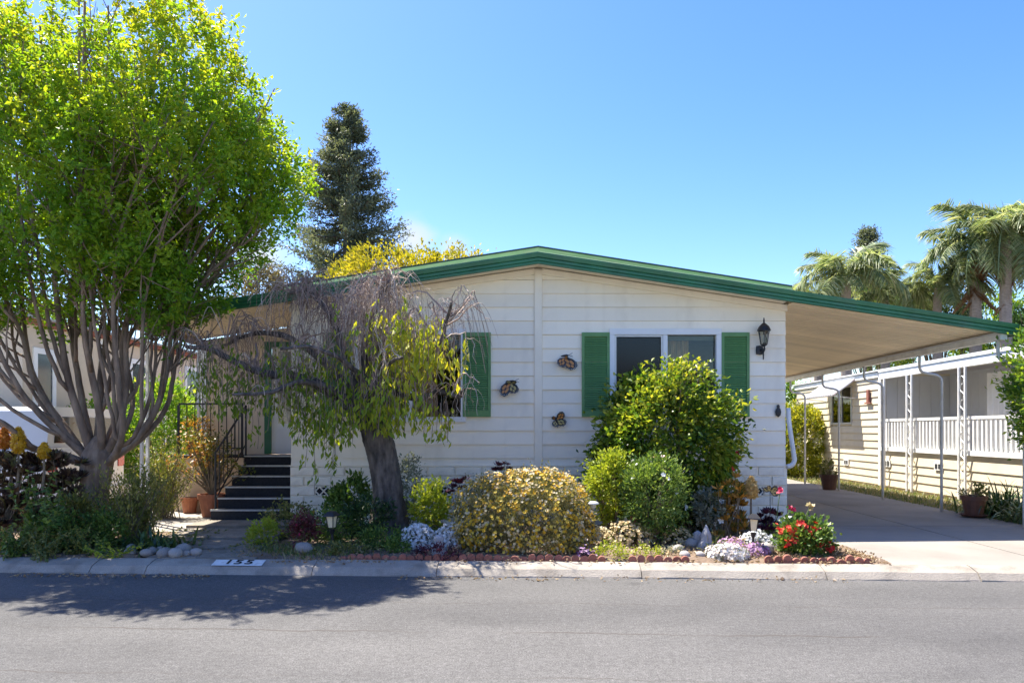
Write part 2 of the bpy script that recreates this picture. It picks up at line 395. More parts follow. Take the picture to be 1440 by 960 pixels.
# kerb: sloping sections
kerb = structure('kerb', G().hexa([(-60, kerb_y(-60) + .06, -.02), (60, kerb_y(60) + .06, -.02), (60, kerb_y(60) + .28, -.02), (-60, kerb_y(-60) + .28, -.02),
    (-60, kerb_y(-60) + .06, .004), (60, kerb_y(60) + .06, .004), (60, kerb_y(60) + .28, .09), (-60, kerb_y(-60) + .28, .09)]), kerb_m)
joints = [-60, -40, -28, -20, -14, -10.5, -8.2, -6.2, -4.72, -4.12, -2.35, -1.05, 1.05, 2.9, 4.4, 6.1, 8.5, 12, 18, 26, 40, 60]
def kprof(x): 
    y = kerb_y(x)
    return [(x, y - .01, -.01), (x, y, .012), (x, y + .06, .075), (x, y + .20, .113), (x, y + .265, .118), (x, y + .265, -.01)]
for a, b in zip(joints[:-1], joints[1:]):
    k = max(2, int((b - a) / .25) + 1) if abs(a) < 12 else 2
    xs = np.linspace(a + .004, b - .004, k); V = []
    for x in xs:
        p = np.array(kprof(x))
        if 0 < abs(x) < 12: p[1:5, 2] += rng.uniform(-.004, .004); p[1:4, 1] += rng.uniform(-.006, .006)
        V += list(p)
    F = [(i * 6 + j, (i + 1) * 6 + j, (i + 1) * 6 + (j + 1) % 6, i * 6 + (j + 1) % 6) for i in range(k - 1) for j in range(6)]
    gg = G().add(V, F); gg.F.append(np.array([[5, 4, 3, 2, 1, 0]])); gg.M.append(np.array([0]))
    q = (k - 1) * 6; gg.F.append(np.array([[q, q + 1, q + 2, q + 3, q + 4, q + 5]])); gg.M.append(np.array([0]))
    structure('kerb_section', gg, kerb_m, kerb)
# house number painted on the kerb
def kz(x, t): return np.interp(t, [.0, .06, .20, .265], [.012, .075, .113, .118])
def ksurf(x, t): return (x, kerb_y(x) + t, kz(x, t) + .010)
num = thing('kerb_number', 'white painted rectangle with black house number 155 on the kerb', 'house number', ksurf(-3.17, .13))
V = []; F = []; ts = np.linspace(.062, .198, 4)
for i, x in enumerate(np.linspace(-3.44, -2.90, 7)):
    for t in ts: V.append(ksurf(x, t))
F = [(i * 4 + j, (i + 1) * 4 + j, (i + 1) * 4 + j + 1, i * 4 + j + 1) for i in range(6) for j in range(3)]
part(num, 'painted_panel', G().add(V, F), mat('white_road_paint', (.74, .74, .72), .7, .08, 12, dirt=((.35, .3, .25), 14, .55)))
black_paint = mat('black_road_paint', (.012, .012, .014), .7, .2, 20)
for ch, dx in (('1', -.105), ('5', 0), ('5', .115)):
    cu = bpy.data.curves.new('digit', 'FONT'); cu.body = ch; cu.size = .17; cu.align_x = 'CENTER'; cu.align_y = 'CENTER'; cu.extrude = .001; cu.offset = .003
    tmp = bpy.data.objects.new('digit', cu); me = bpy.data.meshes.new_from_object(tmp); bpy.data.objects.remove(tmp); me.materials.clear(); me.materials.append(black_paint)
    dg = link('digit', me, num, (dx, SL * dx, .006)); dg.rotation_euler = (math.atan2(.038, .14), 0, math.atan(SL)); dg.scale = (1.1, .82, 1)
# path to the steps
walk = structure('walkway', G().hexa([(-6.3, 9.95, .03), (-3.3, 9.95, .03), (-3.3, 12.2, .03), (-6.3, 12.2, .03), (-6.3, 9.95, .150), (-3.3, 9.95, .150), (-3.3, 12.2, .18), (-6.3, 12.2, .18)]), concrete)
for (a, b, z, xl, xr) in ((kerb_y(-3.8) + .27, 8.62, .125, -4.25, -3.05), (8.64, 9.32, .135, -4.42, -3.22), (9.35, 10.22, .160, -4.72, -3.34), (10.25, 10.88, .195, -4.85, -3.45)):
    ya, yb = (a + SL * (xl + 3.8), a + SL * (xr + 3.8)) if b < 8.63 else (a, a)
    structure('paving_slab', G().hexa([(xl, ya, .05), (xr, yb, .05), (xr, b, .05), (xl, b, .05), (xl, ya, z), (xr, yb, z), (xr, b, z), (xl, b, z)]), aggregate, walk)

# ================================================================ the house
HW, YW = 3.635, 11.0                           # half width, front wall
RS = .150                                      # roof slope
ZF0, ZF1 = 3.86, 4.02                          # fascia under / top at the ridge
house = thing('mobile_home', 'white mobile home with green roof trim, green shutters and low gable front', 'house', (0, YW, .1))
YB = 21.3
W1 = dict(x0=1.10, x1=2.64, z0=1.68, z1=2.93)
W2 = dict(x0=-2.66, x1=-1.12, z0=1.68, z1=2.93)
def top(x): return 3.90 - RS * abs(x)
# wall body round the openings
g = G(); d = .10
def wallpiece(x0, x1, z0, z1): g.box((x0, YW + .012, z0), (x1, YW + d, z1))
wallpiece(-HW, HW, .1, 1.68); wallpiece(-HW, W2['x0'], 1.682, 2.93); wallpiece(W2['x1'], W1['x0'], 1.682, 2.93); wallpiece(W1['x1'], HW, 1.682, 2.93)
g.prism([(-HW, YW + .012, 2.932), (HW, YW + .012, 2.932), (HW, YW + .012, top(HW)), (0, YW + .012, top(0)), (-HW, YW + .012, top(HW))], (0, d - .012, 0))
g.box((HW - .1, YW + d + .002, .1), (HW - .002, YB, top(HW) - .02)); g.box((-HW + .002, YW + d + .002, .1), (-HW + .1, YB, top(HW) - .02))
g.box((-HW + .1, YB - .1, .1), (HW - .1, YB, top(HW) - .02))
part(house, 'wall', g, siding)
# lap siding: every board its own piece
rows = [.985, 1.092] + [1.092 + .2022 * k for k in range(1, 15)]
RECTS = {}
def board(x0, x1, z0, z1):
    """a lap board, clipped by the gable"""
    h = z1 - z0; p0, p1 = .026, .006
    pts = [(x0, z0), (x1, z0)]
    lim = lambda x: top(x) - .03
    if z0 > lim(x0) and z0 > lim(x1): return
    def clip(poly):
        out = []
        ins = lambda p: p[1] <= lim(p[0]) + 1e-9
        for a, b in zip(poly, poly[1:] + poly[:1]):
            if ins(a): out.append(a)
            if ins(a) != ins(b):
                fa, fb = a[1] - lim(a[0]), b[1] - lim(b[0]); t = fa / (fa - fb)
                out.append((a[0] + (b[0] - a[0]) * t, a[1] + (b[1] - a[1]) * t))
        return out
    poly = clip([(x0, z0), (x1, z0), (x1, z1), (x0, z1)])
    if len(poly) < 3: return
    full = len(poly) == 4 and abs(max(p[1] for p in poly) - z1) < 1e-6 and min(lim(x0), lim(x1)) >= z1
    key = (round(x1 - x0, 3), round(h, 3))
    cx = (x0 + x1) / 2
    if full and key in RECTS: me = RECTS[key]
    else:
        gg = G(); n = len(poly)
        fr = [(x - cx, -(p0 + (p1 - p0) * (z - z0) / h), z - z0) for x, z in poly]
        bk = [(x - cx, .010, z - z0) for x, z in poly]
        V = fr + bk; gg.V.append(np.array(V)); gg.n = 2 * n; gg.R.append(np.full(2 * n, .5))
        for f in [list(range(n)), list(range(2 * n - 1, n - 1, -1))] + [[i, n + i, n + (i + 1) % n, (i + 1) % n] for i in range(n)]:
            gg.F.append(np.array([f])); gg.M.append(np.array([0]))
        me = gg.mesh('siding_plank', siding)
        if full: RECTS[key] = me
    o_ = link('siding_plank', me, house, (cx, rng.uniform(-.003, .002), z0 - .1)); o_.rotation_euler = (0, rng.uniform(-.0012, .0012), 0)
for z0, z1 in zip(rows[:-1], rows[1:]):
    for (x0, x1, w) in ((.058, HW + .012, W1), (-HW - .012, -.058, W2)):
        if z1 <= w['z0'] + .025 or z0 >= w['z1'] - .03: board(x0, x1, z0, z1 - .0015)
        else:
            board(x0, w['x0'] - .02, z0, z1 - .0015); board(w['x1'] + .02, x1, z0, z1 - .0015)
# side boards along the drive
gg = G(); L = YB - YW
gg.prism([(.026, 0, 0), (.006, 0, .2), (-.01, 0, .2), (-.01, 0, 0)], (0, L, 0))
sb = gg.mesh('siding_plank', siding)
for z0 in rows[1:12]: link('siding_plank', sb, house, (HW, .012, z0 - .1))
g = G(); g.box((-.056, YW - .045, .985), (.056, YW + .005, top(0) - .04)); part(house, 'centre_batten', g, siding)
g = G()
for s in (1, -1):
    g.prism([(s * .06, YW - .05, top(.06) - .10), (s * (HW + .03), YW - .05, top(HW) - .10), (s * (HW + .03), YW - .05, top(HW) - .01), (s * .06, YW - .05, top(.06) - .01)], (0, .06, 0))
part(house, 'frieze_board', g, siding)
# skirting of painted brick panels
sk = part(house, 'skirting', G().box((-HW - .02, YW - .028, .09), (HW + .03, YW + .01, .976)), skirt_m)
bm_ = {}
def brick(x0, x1, z0, z1):
    key = (round(x1 - x0, 2), round(z1 - z0, 2))
    if key not in bm_:
        w, h = (x1 - x0) / 2, (z1 - z0) / 2; b = .012
        V = [(-w, 0, -h), (w, 0, -h), (w, 0, h), (-w, 0, h), (-w + b, -.024, -h + b), (w - b, -.024, -h + b), (w - b, -.024, h - b), (-w + b, -.024, h - b)]
        bm_[key] = G().add(V, [(4, 5, 6, 7), (0, 1, 5, 4), (1, 2, 6, 5), (2, 3, 7, 6), (3, 0, 4, 7)]).mesh('brick', skirt_m)
    link('brick', bm_[key], sk, ((x0 + x1) / 2, -.0285 + rng.uniform(-.004, .003), (z0 + z1) / 2 - .1))
vents = [(-3.28, -2.91), (-1.62, -1.25), (2.98, 3.31)]
nr = 6; hgt = (.972 - .10) / nr
for r in range(nr):
    z0 = .10 + r * hgt; x = -HW - .02 + (0 if r % 2 else -.2)
    while x < HW + .03:
        a, b = max(x, -HW - .02), min(x + .405, HW + .03)
        pieces = [(a, b)]
        if r == 3:
            for va, vb in vents:
                pieces = [q for p in pieces for q in ((p[0], min(p[1], va)), (max(p[0], vb), p[1])) if q[1] - q[0] > .02]
        for p in pieces:
            if p[1] - p[0] > .03: brick(p[0] + .005, p[1] - .005, z0 + .005, z0 + hgt - .005)
        x += .405
for va, vb in vents:
    z0 = .10 + 3 * hgt; z1 = z0 + hgt; w = vb - va
    vp = part(house, 'vent', G().box((va + .004, YW - .040, z0 + .006), (vb - .004, YW - .0285, z1 - .006)), mat('vent_black', (.01, .01, .012), .8))
    lat = G(); n = 3
    for i in range(n):
        c0 = va + w * (i + .5) / n; hw = w / n / 2; zc = (z0 + z1) / 2; hz = hgt / 2 - .008
        for (p, q) in (((c0 - hw, zc), (c0, zc + hz)), ((c0, zc + hz), (c0 + hw, zc)), ((c0 + hw, zc), (c0, zc - hz)), ((c0, zc - hz), (c0 - hw, zc))):
            lat.tube([(p[0], YW - .048, p[1]), (q[0], YW - .048, q[1])], .011, 4)
    lat.box((va, YW - .056, z0 + .002), (vb, YW - .041, z0 + .014)); lat.box((va, YW - .056, z1 - .014), (vb, YW - .041, z1 - .002))
    part(house, 'vent_lattice', lat, skirt_m, vp)
part(house, 'skirting_cap', G().box((-HW - .025, YW - .05, .974), (HW + .035, YW - .004, .986)), siding)
# windows
def window(w, flip):
    x0, x1, z0, z1 = w['x0'], w['x1'], w['z0'], w['z1']; xm = (x0 + x1) / 2
    g = G(); f = .075; yf, yb = YW - .055, YW + .09
    g.box((x0 - f + .02, yf, z1 - .02), (x1 + f - .02, yb, z1 + f - .01)); g.box((x0 - f + .02, yf, z0 - f + .02), (x1 + f - .02, yb, z0 + .02))
    g.box((x0 - f + .02, yf + .002, z0 + .022), (x0 + .02, yb, z1 - .022)); g.box((x1 - .02, yf + .002, z0 + .022), (x1 + f - .02, yb, z1 - .022))
    g.box((xm - .032, yf + .012, z0 + .022), (xm + .032, yb - .02, z1 - .022))
    wf = part(house, 'window', g, trim_w)
    a, b = x0 + .022, xm - .034
    gr = G(); t = .028
    gr.box((a, yf + .02, z0 + .024), (b, yf + .045, z0 + .024 + t)); gr.box((a, yf + .02, z1 - .024 - t), (b, yf + .045, z1 - .024))
    gr.box((a, yf + .021, z0 + .024 + t), (a + t, yf + .045, z1 - .024 - t)); gr.box((b - t, yf + .021, z0 + .024 + t), (b, yf + .045, z1 - .024 - t))
    part(house, 'sash_frame', gr, alum, wf)
    part(house, 'pane', G().box((x0 + .024, YW + .020, z0 + .024), (xm - .036, YW + .024, z1 - .024)), screen_glass, wf)
    part(house, 'pane', G().box((xm + .036, YW + .040, z0 + .024), (x1 - .024, YW + .044, z1 - .024)), glass, wf)
    cg = G(); n = 26; xa, xb = (xm + .05, xm + .38)
    xs = np.linspace(xa, xb, n); V = []
    for x in xs:
        yy = YW + .17 + .02 * sin((x - xa) * 70)
        V += [(x, yy, z0 - .1), (x, yy, z1)]
    cg.add(V, [(2 * i, 2 * i + 2, 2 * i + 3, 2 * i + 1) for i in range(n - 1)])
    part(house, 'curtain', cg, curtain_m, wf)
    part(house, 'valance', G().box((xm + .04, YW + .10, z1 - .09), (x1 - .02, YW + .13, z1 + .02)), valance_m, wf)
window(W1, 1); window(W2, -1)
# dark room behind the windows (the inside of the house)
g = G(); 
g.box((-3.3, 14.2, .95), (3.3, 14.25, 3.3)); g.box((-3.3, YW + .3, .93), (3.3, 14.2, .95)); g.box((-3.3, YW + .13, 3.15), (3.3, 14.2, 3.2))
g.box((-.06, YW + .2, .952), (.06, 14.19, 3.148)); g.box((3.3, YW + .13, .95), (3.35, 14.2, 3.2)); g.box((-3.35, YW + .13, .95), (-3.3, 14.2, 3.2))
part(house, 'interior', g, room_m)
# shutters
slat = G().prism([(0, -.012, -.012), (0, .006, .014), (0, .012, .010), (0, -.004, -.016)], (.33, 0, 0)).mesh('slat', shutter_m)
for xc in (.845, 2.90, -.905, -2.93):
    w, z0, z1 = .205, 1.70, 2.94
    g = G(); ya, yb = YW - .062, YW - .012
    g.box((xc - w, ya, z0), (xc - w + .04, yb, z1)); g.box((xc + w - .04, ya, z0), (xc + w, yb, z1))
    g.box((xc - w + .04, ya + .001, z1 - .06), (xc + w - .04, yb, z1)); g.box((xc - w + .04, ya + .001, z0), (xc + w - .04, yb, z0 + .09))
    g.box((xc - w + .04, yb - .014, z0 + .09), (xc + w - .04, yb, z1 - .06))
    sh = part(house, 'shutter', g, shutter_m)
    for i in range(33):
        link('slat', slat, sh, (xc - .165, -.045, z0 + .11 + i * .0325 - .1))
# roof: main slab, sloping flashing, raised upper edge
YO = 10.55
def fas(x): return ZF0 - RS * abs(x), ZF1 - RS * abs(x)
XE = 3.60
g = G()
for s in (1, -1):
    for (ya, yb, lo, hi) in ((YO + .10, YB + .4, .075, .135),):
        P = [(0, ya, ZF0 + lo), (s * XE, ya, ZF0 - RS * XE + lo), (s * XE, ya, ZF0 - RS * XE + hi), (0, ya, ZF0 + hi)]
        g.prism(P, (0, yb - ya, 0))
roof = part(house, 'roof', g, green_roof)
def fascia(name, xa, xb, root, parent=None):
    """ribbed fascia gutter running with the roof slope from xa to xb (same sign)"""
    prof = [(0, .0), (-.018, .004), (-.018, .032), (-.004, .040), (-.016, .048), (-.016, .082), (-.004, .090), (-.022, .098), (-.030, .145), (-.030, .160), (.010, .160), (.03, .12), (.03, .0)]
    gg = G(); n = len(prof); V = []
    for x in (xa, xb):
        z0 = ZF0 - RS * abs(x)
        V += [(x, YO + dy, z0 + dz) for dy, dz in prof]
    F = [(i, (i + 1) % n, n + (i + 1) % n, n + i) for i in range(n)]
    gg.add(V, F); gg.F += [np.array([list(range(n))[::-1]]), np.array([list(range(n, 2 * n))])]; gg.M += [np.array([0]), np.array([0])]
    return part(root, name, gg, green_t, parent)
fascia('fascia', 0, XE, house, roof); fascia('fascia', -XE, 0, house, roof)
g = G(); g2 = G(); XU = 3.80; yu = 11.15
def upz(x): return 4.262 - .156 * abs(x)
for s in (1, -1):
    a, b = 0, s * XE
    g.add([(0, YO + .012, ZF1 - .002), (s * XE, YO + .012, ZF1 - RS * XE - .002), (s * XU, yu, upz(XU) - .022), (0, yu, upz(0) - .022)], [(0, 1, 2, 3)])
    P = [(0, yu - .01, upz(0) - .028), (s * XU, yu - .01, upz(XU) - .028), (s * XU, yu - .01, upz(XU)), (0, yu - .01, upz(0))]
    g2.prism(P, (0, YB - yu + .3, 0))
part(house, 'flashing', g, green_roof, roof); part(house, 'roof_edge', g2, green_dark, roof)
# lip along the gutter top, its lit edge painted in as paler green
g = G()
for s in (1, -1):
    g.tube([(0, YO - .026, ZF1 + .004), (s * XE, YO - .026, ZF1 - RS * XE + .004)], .006, 5)
part(house, 'gutter_lip', g, mat('lit_green_lip', (.22, .36, .22), .6), roof)
# soffit of the front overhang
g = G()
for s in (1, -1):
    P = [(0, YO + .032, ZF0 + .045), (s * XE, YO + .032, ZF0 - RS * XE + .045), (s * XE, YO + .032, ZF0 - RS * XE + .065), (0, YO + .032, ZF0 + .065)]
    g.prism(P, (0, YW - YO - .03, 0))
part(house, 'soffit', g, siding, roof)
# porch side of the house: wall with the door, seen left of the front room
YP = 12.80
zs = lambda x: ZF0 + .052 - RS * abs(x)
g = G(); g.box((-5.78, YP, 0.1), (-4.62, YP + .1, 2.98)); g.prism([(-5.78, YP, 2.98), (-HW, YP, 2.98), (-HW, YP, zs(HW)), (-5.78, YP, zs(5.78))], (0, .1, 0)); g.box((-3.70, YP + .001, 1.09), (-HW, YP + .1, 2.979))
g.box((-4.62, YP + .001, .1), (-3.70, YP + .1, 1.09))
part(house, 'porch_wall', g, cream)
g = G(); g.box((-4.70, YP - .03, 1.10), (-4.58, YP - .002, 3.02)); g.box((-3.74, YP - .03, 1.10), (-HW - .02, YP - .002, 3.02)); g.box((-4.58, YP - .03, 2.93), (-3.74, YP - .002, 3.02))
part(house, 'door_frame', g, green_t)
g = G(); yd = YP + .01
g.box((-4.58, yd, 1.10), (-3.74, yd + .04, 1.62)); g.box((-4.58, yd, 1.621), (-4.48, yd + .04, 2.86)); g.box((-3.84, yd, 1.621), (-3.74, yd + .04, 2.86)); g.box((-4.58, yd, 2.861), (-3.74, yd + .04, 2.97))
dr = part(house, 'screen_door', g, trim_w)
part(house, 'door_panel', G().box((-4.50, yd - .012, 1.16), (-3.82, yd - .002, 1.56)), trim_w, dr)
part(house, 'pane', G().box((-4.478, yd + .016, 1.622), (-3.842, yd + .022, 2.858)), glass, dr)
part(house, 'inner_door', G().box((-4.6, yd + .16, 1.1), (-3.7, yd + .19, 3.0)), mat('inner_door_paint', (.30, .29, .27), .6), dr)
g = G(); g.box((-5.79, YP - .03, .1), (-5.70, YP - .002, 3.04)); part(house, 'corner_trim', g, trim_w)

def pan_roof(root, x0, x1, ya, yb, pitch, mname):
    """ribbed metal pans running with the slope; one object per pan"""
    s = 1 if x1 > 0 else -1
    gg = G(); z = lambda x: -RS * abs(x)
    prof = [(0, .05), (.012, .05), (.022, 0), (pitch * .44, 0), (pitch * .47, .045), (pitch * .54, .045), (pitch * .57, 0), (pitch - .022, 0), (pitch - .012, .05), (pitch - .001, .05), (pitch - .001, .056), (0, .056)]
    n = len(prof); V = [(x, dy, z(x) + dz) for x in (x0, x1) for dy, dz in prof]
    gg.add(V, [(i, (i + 1) % n, n + (i + 1) % n, n + i) for i in range(n)])
    me = gg.mesh(mname, soffit_m)
    k = int((yb - ya) / pitch)
    for i in range(k):
        link(mname, me, root, (-root.location.x, ya + i * pitch - root.location.y, ZF0 + .030 - root.location.z))
    g2 = G(); P = [(x0, ya, ZF0 + .088 + z(x0)), (x1, ya, ZF0 + .088 + z(x1)), (x1, ya, ZF0 + .12 + z(x1)), (x0, ya, ZF0 + .12 + z(x0))]
    g2.prism(P, (0, yb - ya, 0)); return part(root, 'roof_sheet', g2, green_roof)
# ---- carport
XC = 6.80
car = thing('carport', 'long lean-to carport roof with green fascia over the driveway', 'carport', (5.2, 10.55, .1))
pan_roof(car, HW + .03, XC - .04, YO + .035, 20.6, .30, 'roof_panel')
fascia('fascia', XE + .002, XC, car)
zb = ZF0 - RS * 6.62
g = G(); g.box((6.57, YO + .04, zb - .075), (6.67, 20.6, zb + .015)); g.box((6.50, YO + .05, zb + .016), (6.74, 20.6, zb + .024)); part(car, 'beam', g, white_metal)
g = G(); zc = ZF0 - RS * XC
g.box((XC - .035, YO + .032, zc + .0), (XC - .002, 20.6, zc + .16)); part(car, 'side_gutter', g, green_t)
post = G()
pts = []
XP = 7.0
pth = smoothpath([(6.62, 0, zb - .07, .03), (6.62, 0, zb - .26, .03), (6.66, 0, zb - .35, .03), (6.78, 0, zb - .385, .03), (6.91, 0, zb - .41, .03), (6.985, 0, zb - .47, .03), (7.0, 0, zb - .62, .03), (7.0, 0, 1.2, .03), (7.0, 0, .09, .03)], 34)
post.tube(pth[:, :3], .024, 10); post.lathe((7.0, 0, .085), [(.07, 0), (.07, .012), (.03, .014)], 10); post.box((6.58, -.045, zb - .082), (6.66, .045, zb - .074))
pm = post.mesh('post', post_m, (0, 0, 0), True)
for i in range(6):
    link('post', pm, car, (-5.2, 10.72 + 2.205 * i - 10.55, -.1))
# ---- porch roof on the left with its lattice posts
por = thing('porch_roof', 'small cream panelled porch roof with dark green fascia over the entry steps', 'porch roof', (-4.7, 10.55, .1))
pan_roof(por, -HW - .03, -5.80, YO + .035, YP - .01, .25, 'roof_panel')
fascia('fascia', -5.84, -XE - .002, por)
zq = ZF0 - RS * 5.7
g = G(); g.box((-5.76, YO + .04, zq - .07), (-5.68, YP - .03, zq + .02)); 
for i in range(9): g.box((-5.80, YO + .12 + i * .25, zq + .021), (-5.66, YO + .16 + i * .25, zq + .04))
part(por, 'beam', g, mat('weathered_beam', (.42, .33, .24), .7, .3, 8))
def lattice_post(root, x, y, z0, z1, along='y', w=.16, name='post', pair=True):
    p = G(); e = (0, 1) if along == 'y' else (1, 0)
    for s in (-.5, .5):
        cx, cy = x + e[0] * s * w, y + e[1] * s * w
        p.box((cx - .019, cy - .019, z0), (cx + .019, cy + .019, z1))
    h = .16; n = int((z1 - z0 - .1) / h)
    for i in range(n):
        za = z0 + .06 + i * h; th = np.linspace(-pi / 2, pi / 2, 9); sg = 1 if i % 2 else -1
        q = [(x + e[0] * sg * (w * .4 * cos(t) - w * .1), y + e[1] * sg * (w * .4 * cos(t) - w * .1), za + h / 2 + h / 2 * sin(t)) for t in th]
        p.tube(q, .009, 4)
    part(root, name, p, white_metal)
lattice_post(por, -5.72, 10.82, .13, zq - .07); lattice_post(por, -5.72, 12.62, .13, zq - .07)
# ---- downspout, lamp, ornaments
ds = G(); ds.tube(smoothpath([(3.69, 10.99, 1.83, .035), (3.70, 10.98, 1.6, .035), (3.76, 10.96, 1.15, .035), (3.77, 10.96, 1.06, .035), (3.73, 10.96, .99, .035), (3.66, 10.965, .965, .035)], 18)[:, :3], .036, 8)
part(house, 'downspout', ds, white_metal, None, True)
lx, lz = atx(1074, 10.85), 2.78
lamp = thing('wall_lantern', 'black carriage lantern mounted on the white wall beside the shutter near the carport', 'wall lamp', (lx, YW - .03, lz - .18))
g = G(); g.lathe((lx - .03, YW - .045, lz - .10), [(.0, -.07), (.05, -.06), (.055, 0), (.05, .06), (0, .07)], 12, sy=.5)
g.tube(smoothpath([(lx - .03, YW - .05, lz - .10, 1), (lx, YW - .13, lz - .13, 1), (lx + .005, YW - .17, lz - .10, 1), (lx, YW - .16, lz - .03, 1)], 10)[:, :3], .012, 6)
g.tube([(lx + .012, YW - .09, lz - .08), (lx + .014, YW - .085, lz - .24)], [.014, .009], 6)
part(lamp, 'bracket', g, black_m)
cx, cy = lx, YW - .16
g = G(); g.lathe((cx, cy, lz + .17), [(.10, 0), (.095, .015), (.075, .06), (.035, .10), (.012, .115), (.012, .15), (.006, .19)], 12)
g.lathe((cx, cy, lz - .04), [(.015, -.02), (.045, 0), (.05, .015)], 8)
for a in range(6):
    t = a * pi / 3 + .3; g.tube([(cx + .05 * cos(t), cy + .05 * sin(t), lz - .03), (cx + .085 * cos(t), cy + .085 * sin(t), lz + .175)], .006, 4)
part(lamp, 'lantern_cage', g, black_m)
g = G(); g.lathe((cx, cy, lz - .025), [(.046, 0), (.08, .195)], 6); part(lamp, 'lantern_glass', g, glassmat('lantern_glass', (.8, .82, .8), .1))
g = G(); g.lathe((cx, cy, lz), [(.018, 0), (.022, .06), (.012, .11)], 8); part(lamp, 'bulb', g, mat('bulb_white', (.8, .78, .7), .4))
ox, oz = atx(1095, 10.93), 1.5 + (605 - 578) * 10.93 / FPX
g = G(); g.lathe((ox, 10.95, oz), [(.0, -.085), (.035, -.06), (.045, -.01), (.035, .03), (.02, .05), (.025, .075), (.012, .095), (0, .1)], 10, sy=.4)
solo('wall_ornament', 'small black ornament fixed low on the corner of the white wall', 'ornament', g, black_m, (ox, 10.95, oz - .08))
# ---- butterflies on the wall
def butterfly_mat():
    m, nt, out = nodes('butterfly_wing')
    b = N(nt, 'ShaderNodeBsdfPrincipled'); b.inputs['Roughness'].default_value = .4
    at_ = N(nt, 'ShaderNodeAttribute', attribute_name='rnd')
    c = ramp(nt, at_.outputs['Fac'], [(0, (.012, .012, .014)), (.25, (.52, .22, .05)), (.5, (.75, .74, .70)), (.75, (.42, .34, .12)), (1, (.40, .33, .30))], 'CONSTANT')
    nt.links.new(c, b.inputs['Base Color']); nt.links.new(b.outputs[0], out.inputs[0]); return m
BW = butterfly_mat()
def wing(root, hinge, out_dir, up_dir, ln, wd, tone, nm='wing'):
    """one enamelled wing: dark plate with coloured cells set proud of it"""
    o_, u_ = np.array(out_dir, float), np.array(up_dir, float); nrm = np.cross(o_, u_); nrm /= np.linalg.norm(nrm)
    if nrm[1] > 0: nrm = -nrm
    prof = [(0, -.06), (.25, -.42), (.55, -.55), (.85, -.45), (1, -.1), (.97, .25), (.75, .42), (.4, .36), (.1, .16)]
    g = G(); pt = lambda a, b, h: hinge + o_ * a * ln + u_ * b * wd + nrm * h
    g.prism([pt(a, b, 0) for a, b in prof], nrm * .006)
    base = g.R; 
    for i in range(len(g.R)): g.R[i] = np.zeros(len(g.R[i]))
    def cell(a, b, ra, rb, val):
        th = np.linspace(0, 2 * pi, 7)[:-1]; V = [pt(a + ra * cos(t), b + rb * sin(t), .008) for t in th]
        g.V.append(np.array(V)); g.F.append(np.array([list(range(g.n, g.n + 6))])); g.M.append(np.array([0])); g.R.append(np.full(6, val)); g.n += 6
    for a, b, ra, rb in ((.26, -.06, .20, .12), (.50, -.27, .19, .13), (.56, .10, .21, .12), (.76, -.10, .12, .11)): cell(a, b, ra, rb, tone)
    for k in range(9):
        t = -1.25 + k * .3; cell(.5 + .44 * cos(t), .5 * sin(t) * .92 - .05, .022, .035, .55)
    part(root, nm, g, BW)
def butterfly(px, py, label, wings, body):
    c = at(px, py, 10.92); root = thing('butterfly_ornament', label, 'butterfly', c, 'metal butterflies on the white wall')
    for (ang, ln, wd, tilt, tone) in wings:
        o_ = np.array((cos(ang) * cos(tilt), -sin(tilt), sin(ang) * cos(tilt))); u_ = np.array((-sin(ang), 0, cos(ang)))
        wing(root, c, o_, u_, ln, wd, tone)
    (bx, bz, ba, bl) = body; e = np.array((cos(ba), 0, sin(ba)))
    q = c + np.array((bx, -.012, bz)); g = G(); g.tube([q - e * bl / 2, q - e * bl * .1, q + e * bl * .25, q + e * bl / 2], [.006, .016, .019, .008], 7)
    part(root, 'body', g, black_m, None, True)
    g = G(); tip = q + e * bl / 2
    for s in (-.4, .4): g.tube([tip, tip + np.array((cos(ba + s), -.2, sin(ba + s))) * .07], .003, 4)
    part(root, 'antennae', g, black_m)
butterfly(794, 503, 'orange and black metal butterfly highest on the wall, near the right window shutter',
          [(-.75, .23, .17, .2, .3), (-2.0, .15, .15, .2, .3), (.25, .08, .06, .9, .3)], (0, .03, .12, .11))
butterfly(719, 538, 'orange and black metal butterfly beside the left window shutter with folded grey upper wings',
          [(-2.2, .24, .16, .2, .3), (-1.15, .17, .16, .2, .8), (3.08, .13, .05, .9, .9), (.05, .13, .05, .9, .9)], (-.005, .02, .1, .11))
butterfly(782, 590, 'dull brown metal butterfly lowest on the wall beside the centre batten',
          [(.75, .16, .12, .3, .3), (-.35, .17, .12, .4, .9), (-1.6, .11, .11, .2, .9), (2.6, .08, .06, .4, .3)], (0, 0, -1.2, .1))
# ================================================================ entry steps, deck, rails
st = thing('entry_steps', 'dark carpeted entry steps with pale nosings leading up to the porch door', 'steps', (-4.2, 10.9, .19))
X0, X1 = -4.80, -3.70
for i in range(6):
    y0 = 10.9 + .25 * i; z = .19 + .15 * (i + 1); xl = X0 - .0 * i
    y1 = y0 + .25 if i < 5 else YP - .04
    part(st, 'step', G().box((xl, y0 + .012, .13), (X1, y1 + .011, z - .022)), charcoal)
    part(st, 'tread', G().box((xl, y0 + .028, z - .0218), (X1, y1 + .03 if i < 5 else y1, z)), charcoal)
    part(st, 'nosing', G().box((xl - .004, y0 - .004, z - .020), (X1, y0 + .0275, z + .004)), nosing_m)
dk = thing('porch_deck', 'raised cream porch deck with black iron railing left of the steps', 'deck', (-5.3, 12.2, .15))
g = G(); g.box((-5.95, 12.15, .13), (X0 - .01, 12.75, 1.055)); part(dk, 'deck_panel', g, cream)
part(dk, 'deck_floor', G().box((-5.98, 12.12, 1.056), (X0 - .008, 12.78, 1.09)), charcoal)
